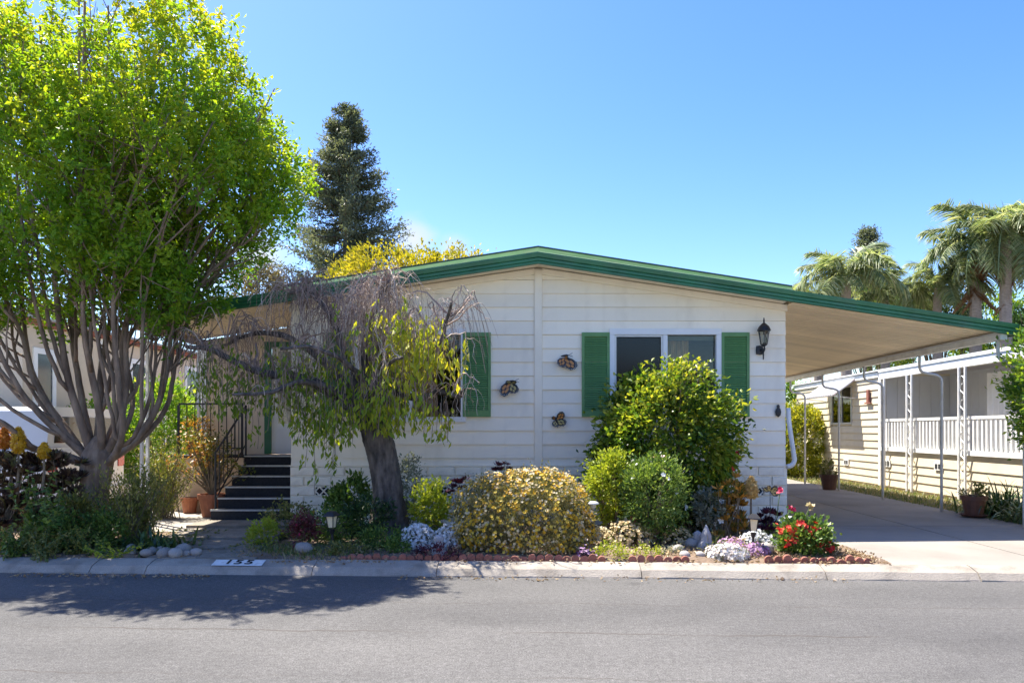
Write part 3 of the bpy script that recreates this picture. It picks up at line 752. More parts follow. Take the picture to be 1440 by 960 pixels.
g = G()
zt, zl = 1.95, 1.20; yr = 12.18
part(dk, 'rail', G().box((-5.88, yr - .015, zt - .03), (-4.83, yr + .015, zt)), black_m); part(dk, 'rail', G().box((-5.88, yr - .01, zl), (-4.83, yr + .01, zl + .02)), black_m)
bal = G().tube([(0, 0, 0), (0, 0, zt - zl - .05)], .008, 5).mesh('baluster', black_m)
for i in range(9): link('baluster', bal, dk, (-5.88 + .13 * i + 5.3, yr - 12.2, zl + .02 - .15))
for xx in (-5.90, -4.86): part(dk, 'rail_post', G().box((xx, yr - .015, 1.09), (xx + .03, yr + .015, zt - .031)), black_m)
sr = thing('stair_railing', 'black wrought iron stair railing sloping down the left of the steps', 'railing', (-4.76, 10.98, .19))
A = np.array((-4.76, 12.12, 1.90)); B = np.array((-4.76, 10.98, 1.17))
part(sr, 'handrail', G().tube([A, B], .018, 6), black_m); part(sr, 'lower_rail', G().tube([A - (0, 0, .62), B - (0, 0, .68)], .012, 5), black_m)
part(sr, 'rail_post', G().tube([B + (0, 0, .03), (B[0], B[1], .19)], .016, 6), black_m); part(sr, 'rail_post', G().tube([A, (A[0], A[1], 1.09)], .016, 6), black_m)
for i in range(1, 8):
    p = B + (A - B) * i / 8; g = G().tube([p, p - (0, 0, .64)], .008, 5); part(sr, 'baluster', g, black_m)
# ================================================================ neighbour on the right
NX = 8.5
nsid = mat('cream_siding', (.66, .58, .42), .6, .05, 3, .05, 60, obj_var=.03, dirt=((.5, .42, .3), 2, .4))
nshade = mat('grey_panel', (.52, .54, .58), .7, .05, 3, obj_var=.05)
nb = thing('neighbour_home', 'cream sided neighbouring home with white railed porch beyond the driveway', 'house', (NX, 18, .08))
g = G(); g.box((NX + .03, 18.5, .08), (NX + .13, 24.5, 2.92)); g.box((NX + .03, 9, .08), (NX + .12, 18.5, 1.0)); g.box((NX + .13, 24.4, .08), (13, 24.5, 2.9))
g.box((NX + .131, 18.5, 1.05), (10.3, 18.6, 2.9)); g.box((10.3, 9.0, 1.05), (10.4, 18.5, 2.9)); g.box((NX + .12, 9, .9), (10.29, 18.49, 1.0))
part(nb, 'wall', g, nsid)
def nplank(y0, y1, z, h):
    gg = G().prism([(-.028, 0, 0), (-.004, 0, h), (.02, 0, h), (.02, 0, 0)], (0, y1 - y0, 0)); return gg.mesh('siding_plank', nsid)
hh = .182; pa = nplank(18.52, 24.5, 0, hh - .002); pb = nplank(9, 18.42, 0, hh - .002)
wy0, wy1, wz0, wz1 = 20.15, 21.55, 1.72, 2.68
pc1 = nplank(18.52, wy0 - .02, 0, hh - .002); pc2 = nplank(wy1 + .02, 24.5, 0, hh - .002)
for i in range(15):
    z = .16 + i * hh
    if z + hh < wz0 or z > wz1: link('siding_plank', pa, nb, (0, .52, z - .08))
    else:
        link('siding_plank', pc1, nb, (0, .52, z - .08)); link('siding_plank', pc2, nb, (0, wy1 + .02 - 18, z - .08))
    if z < .86: link('siding_plank', pb, nb, (0, -9, z - .08))
g = G(); g.box((NX - .045, 18.40, .14), (NX + .06, 18.519, 2.93)); part(nb, 'corner_trim', g, white_metal)
wf = part(nb, 'window', G().box((NX - .03, wy0, wz0 - .05), (NX + .02, wy1, wz0)).box((NX - .03, wy0, wz1), (NX + .02, wy1, wz1 + .05)).box((NX - .03, wy0, wz0 + .001), (NX + .02, wy0 + .05, wz1 - .001)).box((NX - .03, wy1 - .05, wz0 + .001), (NX + .02, wy1, wz1 - .001)).box((NX - .025, 20.82, wz0 + .001), (NX + .02, 20.87, wz1 - .001)), alum)
part(nb, 'pane', G().box((NX + .001, wy0 + .051, wz0 + .001), (NX + .006, wy1 - .051, wz1 - .001)), glass, wf)
part(nb, 'blind', G().box((NX + .012, wy0 + .051, wz0), (NX + .02, wy1 - .051, wz1)), mat('window_dark', (.035, .04, .04), .5), wf)
aw = part(nb, 'awning', G().hexa([(NX - .03, 19.85, 2.86), (NX - .62, 19.85, 2.42), (NX - .62, 21.95, 2.42), (NX - .03, 21.95, 2.86), (NX - .03, 19.85, 2.90), (NX - .63, 19.85, 2.45), (NX - .63, 21.95, 2.45), (NX - .03, 21.95, 2.90)]), mat('awning_white', (.62, .60, .58), .6, .06, 4, dirt=((.42, .20, .14), 3, .8, (1, 3, 1))))
g = G()
for i in range(14):
    y = 19.88 + i * .157; g.hexa([(NX - .03, y, 2.901), (NX - .632, y, 2.451), (NX - .632, y + .05, 2.451), (NX - .03, y + .05, 2.901), (NX - .03, y, 2.921), (NX - .64, y, 2.471), (NX - .64, y + .05, 2.471), (NX - .03, y + .05, 2.921)])
for y in (19.87, 21.93): g.prism([(NX - .03, y, 2.85), (NX - .62, y, 2.41), (NX - .03, y, 2.30)], (0, .012, 0)) if y > 99 else g.tube([(NX - .02, y, 2.35), (NX - .6, y, 2.42)], .012, 5)
part(nb, 'awning_rib', g, white_metal, aw)
# porch
g = G(); g.box((NX - .09, 9, 2.76), (NX + .06, 18.39, 2.96)); g.box((NX - .11, 9, 2.93), (NX - .091, 18.39, 2.99)); g.box((NX - .06, 18.52, 2.82), (NX + .2, 24.6, 2.95)); part(nb, 'fascia', g, white_metal)
g = G(); g.hexa([(NX - .10, 9, 2.965), (13.5, 9, 3.2), (13.5, 24.7, 3.2), (NX - .10, 24.7, 2.965), (NX - .1, 9, 3.0), (13.5, 9, 3.24), (13.5, 24.7, 3.24), (NX - .1, 24.7, 3.0)])
part(nb, 'roof', g, mat('pale_metal_roof', (.62, .62, .62), .5, .08, 3))
g = G(); g.box((NX - .05, 9, 1.005), (NX + .10, 18.39, 1.10)); g.box((NX - .03, 9, 1.72), (NX + .03, 18.39, 1.78)); part(nb, 'rail', g, white_metal)
bl = G().box((-.018, -.03, 0), (.018, .03, .62)).mesh('baluster', white_metal)
for i in range(62): link('baluster', bl, nb, (0, 18.30 - i * .145 - 18, 1.10 - .08))
for y in (16.86, 14.76, 12.66, 10.56): lattice_post(nb, NX - .10, y, .12, 2.76, 'y', .22)
g = G(); g.box((NX - .13, 18.03, .12), (NX - .09, 18.07, 2.76)); part(nb, 'pipe_post', g, white_metal)
g = G(); g.box((10.2, 9, 1.05), (10.25, 18.45, 2.9)); bw_ = part(nb, 'porch_back_wall', g, nshade)
pe = G().box((0, -.012, 0), (.27, 0, 1.75)).mesh('panel', nshade)
for i in range(6): link('panel', pe, bw_, (.14 + i * .278, .495, 1.1 - .08))
pn = G().box((-.012, 0, 0), (0, .27, 1.75)).mesh('panel', nshade)
for i in range(33): link('panel', pn, bw_, (10.2 - NX, 9.1 + i * .28 - 18, 1.1 - .08))
xs = np.linspace(14.9, 15.9, 40); V = []
for y in xs: V += [(9.6 + .04 * sin(y * 34), y, 1.12), (9.6 + .05 * sin(y * 34), y, 2.72)]
part(nb, 'curtain', G().add(V, [(2 * i, 2 * i + 2, 2 * i + 3, 2 * i + 1) for i in range(39)]), mat('white_cloth', (.75, .76, .78), .8, .05, 4))
for (y, z) in ((17.9, .62), (20.3, .55), (15.6, .66)):
    v_ = part(nb, 'vent', G().box((NX - .05, y, z), (NX - .0, y + .3, z + .16)), white_metal)
    part(nb, 'vent_slots', G().box((NX - .056, y + .04, z + .03), (NX - .0505, y + .13, z + .13)).box((NX - .056, y + .17, z + .03), (NX - .0505, y + .26, z + .13)), black_m, v_)
c = (NX - .07, 19.05, 2.38)
solo('wall_thermometer', 'small reddish ornament on the cream siding beside the neighbour window', 'ornament',
     G().box((c[0] - .015, c[1] - .06, c[2] - .16), (c[0] + .03, c[1] + .06, c[2] + .16)).box((c[0] - .02, c[1] - .16, c[2] - .2), (c[0] + .03, c[1] + .16, c[2] - .161)), mat('rust_red', (.25, .09, .06), .7), c)
# ================================================================ neighbour on the left
LX = -8.8
ln = thing('neighbour_home', 'tan neighbouring home with a red eave stripe behind the spreading tree', 'house', (LX, 16, .1))
lw = mat('tan_wall', (.60, .50, .38), .7, .06, 2, dirt=((.4, .33, .25), 2, .4))
g = G(); g.box((LX - .1, 12.7, .08), (LX, 26, 3.34)); g.box((LX - 7, 12.7, .08), (LX - .101, 12.8, 3.34)); g.box((LX - 7, 25.9, .08), (LX - .101, 26, 3.34)); part(ln, 'wall', g, lw)
g = G(); g.box((LX - 7.3, 12.5, 3.345), (LX + .10, 26.3, 3.43)); part(ln, 'eave_stripe', g, mat('red_brown_trim', (.26, .075, .045), .6, .2, 5))
g = G(); g.prism([(LX - 7.4, 12.4, 3.432), (LX + .2, 12.4, 3.432), (LX + .2, 12.4, 3.47), (LX - 3.6, 12.4, 4.05), (LX - 7.4, 12.4, 3.47)], (0, 14, 0)); part(ln, 'roof', g, mat('grey_shingle_roof', (.34, .34, .35), .8, .15, 8))
for (y0, y1, z0, z1) in ((13.05, 13.45, 1.8, 2.85), (16.1, 16.8, 2.0, 2.95), (18.6, 20.2, 1.9, 3.0)):
    f = part(ln, 'window', G().box((LX + .001, y0 - .1, z0 - .1), (LX + .03, y1 + .1, z0)).box((LX + .001, y0 - .1, z1), (LX + .03, y1 + .1, z1 + .1)).box((LX + .001, y0 - .1, z0 + .001), (LX + .03, y0, z1 - .001)).box((LX + .001, y1, z0 + .001), (LX + .03, y1 + .1, z1 - .001)), trim_w)
    part(ln, 'pane', G().box((LX + .002, y0, z0), (LX + .012, y1, z1)), mat('dark_pane', (.03, .035, .04), .1, spec=.6), f)
for y in (14.9, 17.4, 20.9): part(ln, 'trim_board', G().box((LX + .001, y, .1), (LX + .025, y + .14, 3.34)), trim_w)
# ================================================================ unseen homes opposite, added to bounce sun onto the front (mirrored in the windows)
wall_x = mat('pale_house_wall', (.80, .77, .71), .7, .05, 2); roof_x = mat('brown_roof', (.22, .17, .13), .85, .2, 5)
for (x0, x1, lab) in ((-17, -6.5, 'unseen white house added across the street for bounced sunlight, facing the left part of the garden'), (-4.5, 6.5, 'unseen white house added across the street for bounced sunlight, directly opposite the mobile home'), (8.5, 19, 'unseen white house added across the street for bounced sunlight, opposite the carport')):
    h = thing('opposite_bounce_house', lab, 'house', ((x0 + x1) / 2, -5.0, 0), 'added bounce houses across the street')
    part(h, 'wall', G().box((x0, -16, 0), (x1, -5.0, 3.4)), wall_x)
    part(h, 'roof', G().prism([(x0 - .4, -16.3, 3.402), (x1 + .4, -16.3, 3.402), ((x0 + x1) / 2, -16.3, 4.3)], (0, 11.6, 0)), roof_x)
    for xx in (x0 + 1.5, x1 - 3.1):
        f = part(h, 'window', G().box((xx, -4.998, 1.2), (xx + 1.6, -4.96, 2.5)), trim_w); part(h, 'pane', G().box((xx + .1, -4.959, 1.3), (xx + 1.5, -4.95, 2.4)), mat('far_pane', (.03, .035, .04), .1), f)
# ================================================================ pickup truck parked between the homes
paint = mat('white_car_paint', (.74, .75, .76), .2, .03, 2, spec=.6)
tr = thing('parked_pickup', 'white pickup with camper shell and red tail lamp parked behind the spreading tree', 'pickup', (-7.40, 12.6, .1))
tx0, tx1, ty0, ty1 = -8.42, -6.50, 10.5, 15.6
def slab(g, sec, y0, y1, dx=0, top_in=0):
    P = [(x, y0, z) for x, z in sec]; g.prism(P, (0, y1 - y0, 0))
g = G(); sec = [(tx0, .55), (tx1, .55), (tx1 + .02, .85), (tx1, 1.22), (tx1 - .05, 1.26), (tx0 + .05, 1.26), (tx0, 1.22), (tx0 - .02, .85)]
slab(g, sec, ty0, ty1); part(tr, 'body', g, paint)
g = G(); sec = [(tx0 + .04, 1.262), (tx1 - .04, 1.262), (tx1 - .13, 1.78), (tx1 - .22, 1.84), (tx0 + .22, 1.84), (tx0 + .13, 1.78)]
slab(g, sec, ty0 + .03, ty0 + 2.2); sh = part(tr, 'camper_shell', g, paint)
part(tr, 'pane', G().hexa([(tx0 + .2, ty0 + .02, 1.32), (tx1 - .2, ty0 + .02, 1.32), (tx1 - .2, ty0 + .0295, 1.32), (tx0 + .2, ty0 + .0295, 1.32), (tx0 + .26, ty0 + .02, 1.70), (tx1 - .26, ty0 + .02, 1.70), (tx1 - .26, ty0 + .0295, 1.70), (tx0 + .26, ty0 + .0295, 1.70)]), mat('car_glass', (.02, .022, .025), .06, spec=.7), sh)
g = G(); sec = [(tx0 + .06, 1.262), (tx1 - .06, 1.262), (tx1 - .2, 1.82), (tx0 + .2, 1.82)]; slab(g, sec, ty0 + 2.22, ty0 + 3.6); part(tr, 'cab', g, paint)
part(tr, 'tailgate', G().box((tx0 + .2, ty0 - .02, .66), (tx1 - .2, ty0 - .001, 1.2)), paint)
for s in (tx0 + .015, tx1 - .185): part(tr, 'tail_lamp', G().box((s, ty0 - .03, .92), (s + .17, ty0 - .001, 1.20)), mat('red_lens', (.55, .015, .015), .15, spec=.8))
part(tr, 'bumper', G().box((tx0 + .02, ty0 - .16, .44), (tx1 - .02, ty0 - .002, .62)), alum)
part(tr, 'number_plate', G().box((tx0 + .8, ty0 - .17, .47), (tx0 + 1.1, ty0 - .161, .60)), trim_w)
rub = mat('tyre_rubber', (.02, .02, .02), .9)
wg = G(); wg.lathe((0, 0, 0), [(.10, -.11), (.33, -.11), (.36, -.07), (.36, .07), (.33, .11), (.10, .11)], 20); wm = wg.mesh('wheel', rub)
hb = G().lathe((0, 0, 0), [(.0, -.1), (.2, -.115), (.21, .0), (.2, .115), (0, .1)], 14).mesh('rim', alum)
for (x, y) in ((tx0 + .14, ty0 + 1.0), (tx1 - .14, ty0 + 1.0), (tx0 + .14, ty0 + 4.2), (tx1 - .14, ty0 + 4.2)):
    w_ = link('wheel', wm, tr, (x + 7.40, y - 12.6, .36)); w_.rotation_euler = (0, pi / 2, 0); link('rim', hb, w_)
tr.location = (-9.0, 11.47, .1); tr.rotation_euler = (0, 0, pi / 2)
# ================================================================ lights, edging, stones, pots, statues
def lantern_stake(px, Y, label):
    x = atx(px, Y); z = .12; r = thing('path_light', label, 'path light', (x, Y, z), 'lantern style path lights')
    h = .30
    part(r, 'stake', G().lathe((x, Y, z - .03), [(.014, 0), (.014, h - .08), (.022, h - .06), (.035, h - .02)], 8), black_m)
    part(r, 'lens', G().lathe((x, Y, z), [(.042, h - .03), (.062, h + .10)], 4), mat('amber_lens', (.78, .66, .42), .35))
    c_ = G().lathe((x, Y, z), [(.10, h + .10), (.095, h + .112), (.05, h + .15), (.02, h + .158)], 4)
    for k in range(4):
        t = k * pi / 2; c_.tube([(x + .044 * cos(t), Y + .044 * sin(t), z + h - .035), (x + .064 * cos(t), Y + .064 * sin(t), z + h + .10)], .006, 4)
    part(r, 'cap', c_, black_m); r.rotation_euler = (rng.uniform(-.05, .05), rng.uniform(-.06, .06), .5)
lantern_stake(468, 8.55, 'black lantern path light with cream lens in the green ground cover under the weeping tree')
lantern_stake(1058, 8.25, 'black lantern path light with cream lens between white and lilac flowers and the red geranium')
def mushroom_light(px, py, Y, label):
    c = at(px, py, Y); r = thing('solar_light', label, 'solar light', (c[0], Y, .12), 'round topped solar lights')
    h = c[2] - .12
    part(r, 'stake', G().tube([(c[0], Y, .08), (c[0], Y, .12 + h - .06)], .012, 6), black_m)
    part(r, 'lens', G().lathe((c[0], Y, .12 + h - .065), [(.04, 0), (.05, .045)], 10), mat('clear_lens', (.5, .5, .45), .2))
    part(r, 'cap', G().lathe((c[0], Y, .12 + h - .02), [(.082, 0), (.08, .012), (.05, .03), (.015, .036)], 14), mat('pale_cap', (.62, .62, .60), .35), None, True)
mushroom_light(833, 706, 8.75, 'white topped round solar light at the right edge of the yellow flowered shrub')
mushroom_light(1109, 727, 8.75, 'grey topped round solar light just behind the red geranium')
def scallop_run(xa, xb, label, t0=.30):
    x0 = min(xa, xb); r = thing('garden_edging', label, 'edging', (x0, kerb_y(x0) + t0, .1), 'scalloped red edging')
    p = .0925; th = np.linspace(0, pi, 7)
    prof = [(-.0445, -.05)] + [(-.0445 * cos(t), .046 + .040 * sin(t)) for t in th] + [(.0445, -.05)]
    me = G().prism([(a, 0, b) for a, b in prof], (0, .045, 0)).mesh('scallop', edging_m)
    n = int((xb - xa) / p)
    for i in range(n):
        x = xa + p * (i + .5); o = link('scallop', me, r, (x - x0, SL * (x - x0) + rng.uniform(-.014, .014), rng.uniform(-.022, .006)))
        o.rotation_euler = (rng.uniform(-.25, .12), rng.uniform(-.10, .10), SL + rng.uniform(-.08, .08)); o.scale = (rng.uniform(.9, 1.05), 1, rng.uniform(.85, 1.1))
scallop_run(-2.15, .72, 'long run of scalloped red edging in front of the yellow flowered shrub')
scallop_run(.95, 1.68, 'short run of scalloped red edging by the lime green plants')
scallop_run(2.38, 3.50, 'run of scalloped red edging in front of the red geranium', .32)
def rock_mesh(nm, m, seed, sx=1, sy=1, sz=.7):
    r2 = np.random.default_rng(seed); k, n = 7, 10; prof = [(max(.02, sin(pi * i / (k - 1))), -cos(pi * i / (k - 1))) for i in range(k)]
    gg = G().lathe((0, 0, 0), prof, n); V = gg.V[0]; V *= (1 + r2.uniform(-.10, .10, (len(V), 1))); V *= np.array([[sx, sy, sz]]); gg.V[0] = V
    return gg.mesh(nm, m, (0, 0, 0), True)
rk = [rock_mesh('river_rock', stone_m, s, 1, .85, .68) for s in range(4)]
stones = [(183, 8.25, .075, 'pale stone half hidden in grass at the left end of the kerb stones'), (206, 8.2, .07, 'second river stone of the row from the trunk side'), (226, 8.45, .06, 'small stone tucked under the strap leaves behind the row'),
          (186, 8.5, .07, 'tan stone behind the left end of the row'), (231, 8.16, .085, 'large grey stone in the middle of the row by the kerb'), (247, 8.13, .088, 'large pale cream stone by the kerb'), (262, 8.2, .05, 'small brown stone between two pale ones by the kerb'),
          (258, 8.42, .085, 'upright tan stone behind the pale ones near the path'), (275, 8.25, .07, 'flat pale stone nearest the path'), (213, 8.32, .07, 'round grey stone behind the front row')]
for i, (px, Y, r, lab) in enumerate(stones):
    o = link('river_stone', rk[i % 4], None, (atx(px, Y), Y, .12 + r * .45), label=lab, category='stone', group='river stones along the kerb'); o.scale = (r, r, r * rng.uniform(.9, 1.2)); o.rotation_euler = (0, rng.uniform(-.3, .3), rng.uniform(0, 6))
for i, (px, Y, r, lab) in enumerate([(953, 8.35, .085, 'grey rounded stone right of the lime plants'), (973, 8.75, .10, 'pinkish flat stone in front of the rose bush'), (963, 8.05, .07, 'white stone beside the big white flower mound'), (985, 8.05, .065, 'white stone touching the white flower mound'), (1077, 8.3, .11, 'grey boulder between the lilac flowers and the geranium'), (905, 8.9, .08, 'pale stone under the rose bush'), (683 - 255, 8.35, .11, 'pinkish stone under the red leaved plant')]):
    o = link('garden_rock', rk[(i + 1) % 4], None, (atx(px, Y), Y, .12 + r * .5), label=lab, category='stone', group='rocks in the flower bed'); o.scale = (r, r, r); o.rotation_euler = (0, rng.uniform(-.3, .3), rng.uniform(0, 6))
def statue(px, Y, prof, label, m=statue_m, sx=1, nm='garden_statue', extra=None):
    x = atx(px, Y); g = G().lathe((x, Y, .10), prof, 12, sx=sx)
    if extra: extra(g, x, Y)
    solo(nm, label, 'statue', g, m, (x, Y, .10), None, True)
def bunny(g, x, Y):
    for s in (-1, 1): g.tube([(x + s * .02, Y, .30), (x + s * .03, Y + .01, .36)], [.016, .007], 6)
statue(617, 8.22, [(.075, 0), (.085, .04), (.075, .10), (.055, .15), (.05, .17), (.062, .20), (.05, .235), (.01, .25)], 'small grey stone rabbit statue in front of the white flowers by the weeping tree', extra=bunny)
statue(993, 8.55, [(.10, 0), (.11, .05), (.085, .11), (.06, .15), (.062, .19), (.045, .235), (.02, .29), (.005, .32)], 'grey stone gnome statue with a pointed hat right of the rose bush')
statue(981, 8.75, [(.05, 0), (.055, .05), (.035, .11), (.05, .15), (.045, .20), (.01, .225)], 'small grey stone figure just left of the pointed gnome')
statue(637, 8.35, [(.06, 0), (.065, .09), (.07, .1), (.065, .11), (.0, .11)], 'little tan planter by the yellow flowered shrub', mat('tan_clay', (.42, .30, .19), .8, .2, 10), nm='clay_planter')
def pot(x, Y, z, r, h, label, m, saucer=False):
    t = thing('flower_pot', label, 'pot', (x, Y, z))
    part(t, 'vessel', G().lathe((x, Y, z), [(r * .68, 0), (r * .92, h * .78), (r * 1.04, h * .785), (r * 1.06, h), (r * .92, h), (r * .88, h * .85), (0.0, h * .85)], 16), m, None, False)
    part(t, 'potting_soil', G().lathe((x, Y, z + h * .86), [(r * .87, 0), (0, .012)], 12), soil)
    if saucer: part(t, 'saucer', G().lathe((x, Y, z - .01), [(r * .9, 0), (r * 1.15, .035), (r * 1.1, .04), (r * .8, .012)], 16), m)
    return t
# ================================================================ plants
def clump_points(c, r, n, nc, sig, lump=.28, zmin=None, shell=.45, seed=0, cut=None):
    """leaf positions in clumps through a lumpy ellipsoid; returns points, outward dirs, clump random"""
    r2 = np.random.default_rng(seed + 11); c = np.asarray(c, float); r = np.asarray(r, float)
    lobes = r2.normal(size=(9, 3)); lobes /= np.linalg.norm(lobes, axis=1, keepdims=True); amp = r2.uniform(.3, 1, 9)
    D = r2.normal(size=(nc, 3)); D /= np.linalg.norm(D, axis=1, keepdims=True)
    prof = 1 - lump + lump * 1.35 * np.max(amp[None] * np.exp(5 * (D @ lobes.T - 1)), 1)
    rad = prof * (shell + (1 - shell) * r2.uniform(0, 1, nc) ** .45)
    Cc = c + D * rad[:, None] * r
    k = r2.integers(0, nc, n)
    P = Cc[k] + r2.normal(size=(n, 3)) * sig * r2.uniform(.5, 1.2, nc)[k][:, None]
    cr = r2.uniform(0, 1, nc)[k]
    keep = np.ones(n, bool)
    if zmin is not None: keep &= P[:, 2] > zmin
    if cut is not None: keep &= cut(P)
    return P[keep], D[k][keep], cr[keep], Cc
def stems(g, base, tips, r0, m=0, sides=5, k=6, bow=.15):
    """woody stems from a base to tip points"""
    n = len(tips); base = np.broadcast_to(np.asarray(base, float), (n, 3)); t = np.linspace(0, 1, k)[None, :, None]
    mid = base[:, None] + (tips - base)[:, None] * t; mid[:, :, 2] += (bow * np.linalg.norm(tips - base, axis=1))[:, None] * np.sin(np.linspace(0, pi, k))[None]
    mid += rng.normal(size=mid.shape) * .012 * np.sin(np.linspace(0, pi, k))[None, :, None]
    R = np.linspace(1, .25, k)[None] * np.broadcast_to(np.asarray(r0, float), (n,))[:, None]
    return g.tubes(mid, R, sides, m)
def bush(name, label, cat, c, r, n, L, leaf, seed=0, nc=None, sig=None, w=.5, lump=.28, stem=stem_m, nst=14, r0=.014, flowers=None, updir=.5, shell=.45, base=None, zmin=None, droop=.1, cut=None, group=None, fold=.15):
    c = np.asarray(c, float); r = np.asarray(r, float)
    base = (c[0], c[1], .11) if base is None else base
    zmin = base[2] + .01 if zmin is None else zmin
    t = thing(name, label, cat, base, group)
    nc = nc or max(20, n // 22); sig = sig or float(np.mean(r)) * .13
    P, D, cr, Cc = clump_points(c, r, n, nc, sig, lump, zmin, shell, seed, cut)
    m = len(P); A = D * .7 + unit(m) * .75 + np.array([0, 0, updir])
    g = G(); g.leaves(P, A, L * rng.uniform(.6, 1.25, m), w, fold, np.clip(cr * .55 + rng.uniform(0, .45, m), 0, 1), 0, droop)
    part(t, 'foliage', g, leaf, kind='stuff')
    if nst:
        sg = G(); tips = Cc[rng.integers(0, len(Cc), nst)]; tips = tips[tips[:, 2] > base[2]]
        b = np.array(base) + rng.normal(size=(len(tips), 3)) * np.array([r[0] * .12, r[1] * .12, 0]); stems(sg, b, tips, r0, bow=.05)
        part(t, 'stems', sg, stem)
    for (fn, fm, cnt, fs, up) in (flowers or []):
        fg = G(); Pf, Df, _, _ = clump_points(c + np.array([0, 0, up * r[2]]), r * 1.04, cnt * 2, max(8, cnt), sig * .6, lump, zmin + .02, .88, seed, cut)
        Pf, Df = Pf[:cnt], Df[:cnt]
        blossoms(fg, Pf, Df, fs); part(t, fn, fg, fm, kind='stuff')
    return t
def blossoms(g, P, D, s, petals=5, m=0):
    n = len(P); D = D + np.array([0, -.5, .6]) + unit(n) * .5
    D /= np.linalg.norm(D, axis=1, keepdims=True); B = np.cross(D, unit(n)); B /= np.linalg.norm(B, axis=1, keepdims=True); C = np.cross(D, B)
    s = s * rng.uniform(.7, 1.2, n); rr = rng.uniform(0, 1, n)
    for k in range(petals):
        t = 2 * pi * k / petals; A = B * cos(t) + C * sin(t) + D * .35; Q = -B * sin(t) + C * cos(t)
        V = np.stack([P, P + (A * .6 + Q * .38) * s[:, None], P + A * s[:, None], P + (A * .6 - Q * .38) * s[:, None]], 1)
        i = np.arange(n)[:, None] * 4
        g.add(V.reshape(-1, 3), np.concatenate([i + np.array([[0, 1, 2]]), i + np.array([[0, 2, 3]])]), np.repeat(rr, 4), m)
def rosettes(g, C, s, leaves=16, tilt=.5, m=0, rr=None, nrm=None):
    """succulent rosettes: rings of spoon leaves"""
    n = len(C)
    for k in range(leaves):
        t = k * 2.4; e = .15 + .75 * (k / leaves)
        el = pi / 2 - e * 1.35; d = np.array([cos(t) * cos(el), sin(t) * cos(el), sin(el)])
        A = np.broadcast_to(d, (n, 3)).copy() + (nrm if nrm is not None else 0) * .6
        g.leaves(C + A * s * .05, A, s * (.45 + .55 * e), .42, .08, (rng.uniform(0, 1, n) if rr is None else rr), m)
def leafcol(*c): return c
LM = {}
LM['camellia'] = leafmat('camellia_leaf', [(.02, .055, .012), (.05, .11, .02), (.11, .20, .025), (.24, .32, .04), (.42, .44, .06), (.50, .46, .08)], .45, (1.4, 1.3, .5), rough=.35, spec=.4)
LM['rose'] = leafmat('rose_leaf', [(0.049, 0.105, 0.025), (0.126, 0.210, 0.042), (0.224, 0.322, 0.070), (0.420, 0.504, 0.168)], .35, rough=.4)
LM['yellowshrub'] = leafmat('grey_green_leaf', [(0.075, 0.090, 0.042), (0.165, 0.173, 0.075), (0.300, 0.285, 0.135), (0.495, 0.420, 0.210)], .25)
LM['yellow'] = leafmat('yellow_petal', [(0.550, 0.300, 0.010), (0.750, 0.460, 0.020), (0.800, 0.620, 0.100)], .35, (1.1, 1.0, .5))
LM['cream'] = leafmat('cream_petal', [(0.600, 0.500, 0.300), (0.740, 0.660, 0.440)], .3, (1, 1, .9))
LM['dryflower'] = leafmat('dry_flower', [(0.437, 0.310, 0.149), (0.632, 0.483, 0.253), (0.713, 0.598, 0.368)], .25, (1, 1, .8))
LM['spike'] = leafmat('spike_petal', [(.60, .38, .10), (.78, .56, .20), (.82, .66, .32)], .45, (1.1, 1, .7))
LM['white'] = leafmat('white_petal', [(0.660, 0.670, 0.660), (0.820, 0.820, 0.800)], .25, (1, 1, 1))
LM['pinkwhite'] = leafmat('pinkish_white_petal', [(0.520, 0.440, 0.400), (0.720, 0.680, 0.640), (0.780, 0.760, 0.740)], .25, (1, 1, 1))
LM['lilac'] = leafmat('lilac_petal', [(0.330, 0.160, 0.340), (0.500, 0.300, 0.500), (0.600, 0.420, 0.550)], .3, (1, .9, 1))
LM['red'] = leafmat('red_petal', [(0.500, 0.015, 0.020), (0.650, 0.050, 0.030), (0.750, 0.140, 0.060)], .3, (1.1, .8, .6))
LM['magenta'] = leafmat('magenta_petal', [(0.420, 0.010, 0.070), (0.600, 0.040, 0.120)], .3, (1.1, .8, .8))
LM['pink'] = leafmat('pink_petal', [(0.620, 0.140, 0.180), (0.750, 0.300, 0.280)], .3, (1.1, .9, .9))
LM['orange'] = leafmat('orange_petal', [(0.620, 0.200, 0.030), (0.720, 0.360, 0.050)], .3)
LM['green'] = leafmat('garden_leaf', [(0.033, 0.075, 0.018), (0.075, 0.150, 0.030), (0.150, 0.240, 0.045), (0.270, 0.345, 0.075)], .32)
LM['deepgreen'] = leafmat('deep_green_leaf', [(0.015, 0.039, 0.015), (0.030, 0.075, 0.021), (0.068, 0.128, 0.030)], .25, rough=.35, spec=.5)
LM['weed'] = leafmat('weed_leaf', [(0.070, 0.084, 0.028), (0.140, 0.168, 0.042), (0.238, 0.238, 0.070), (0.364, 0.308, 0.126)], .3)
LM['lime'] = leafmat('lime_leaf', [(0.200, 0.275, 0.025), (0.350, 0.425, 0.037), (0.525, 0.525, 0.075)], .35)
LM['hedge'] = leafmat('hedge_leaf', [(0.065, 0.169, 0.016), (0.130, 0.286, 0.026), (0.286, 0.442, 0.039), (0.546, 0.572, 0.078)], .42)
LM['goldhedge'] = leafmat('golden_hedge_leaf', [(.07, .12, .017), (.18, .23, .025), (.40, .40, .04), (.55, .50, .06)], .45)
LM['citrus'] = leafmat('citrus_leaf', [(0.040, 0.112, 0.019), (0.096, 0.208, 0.029), (0.256, 0.368, 0.040), (0.480, 0.544, 0.080)], .38, rough=.3, spec=.5)
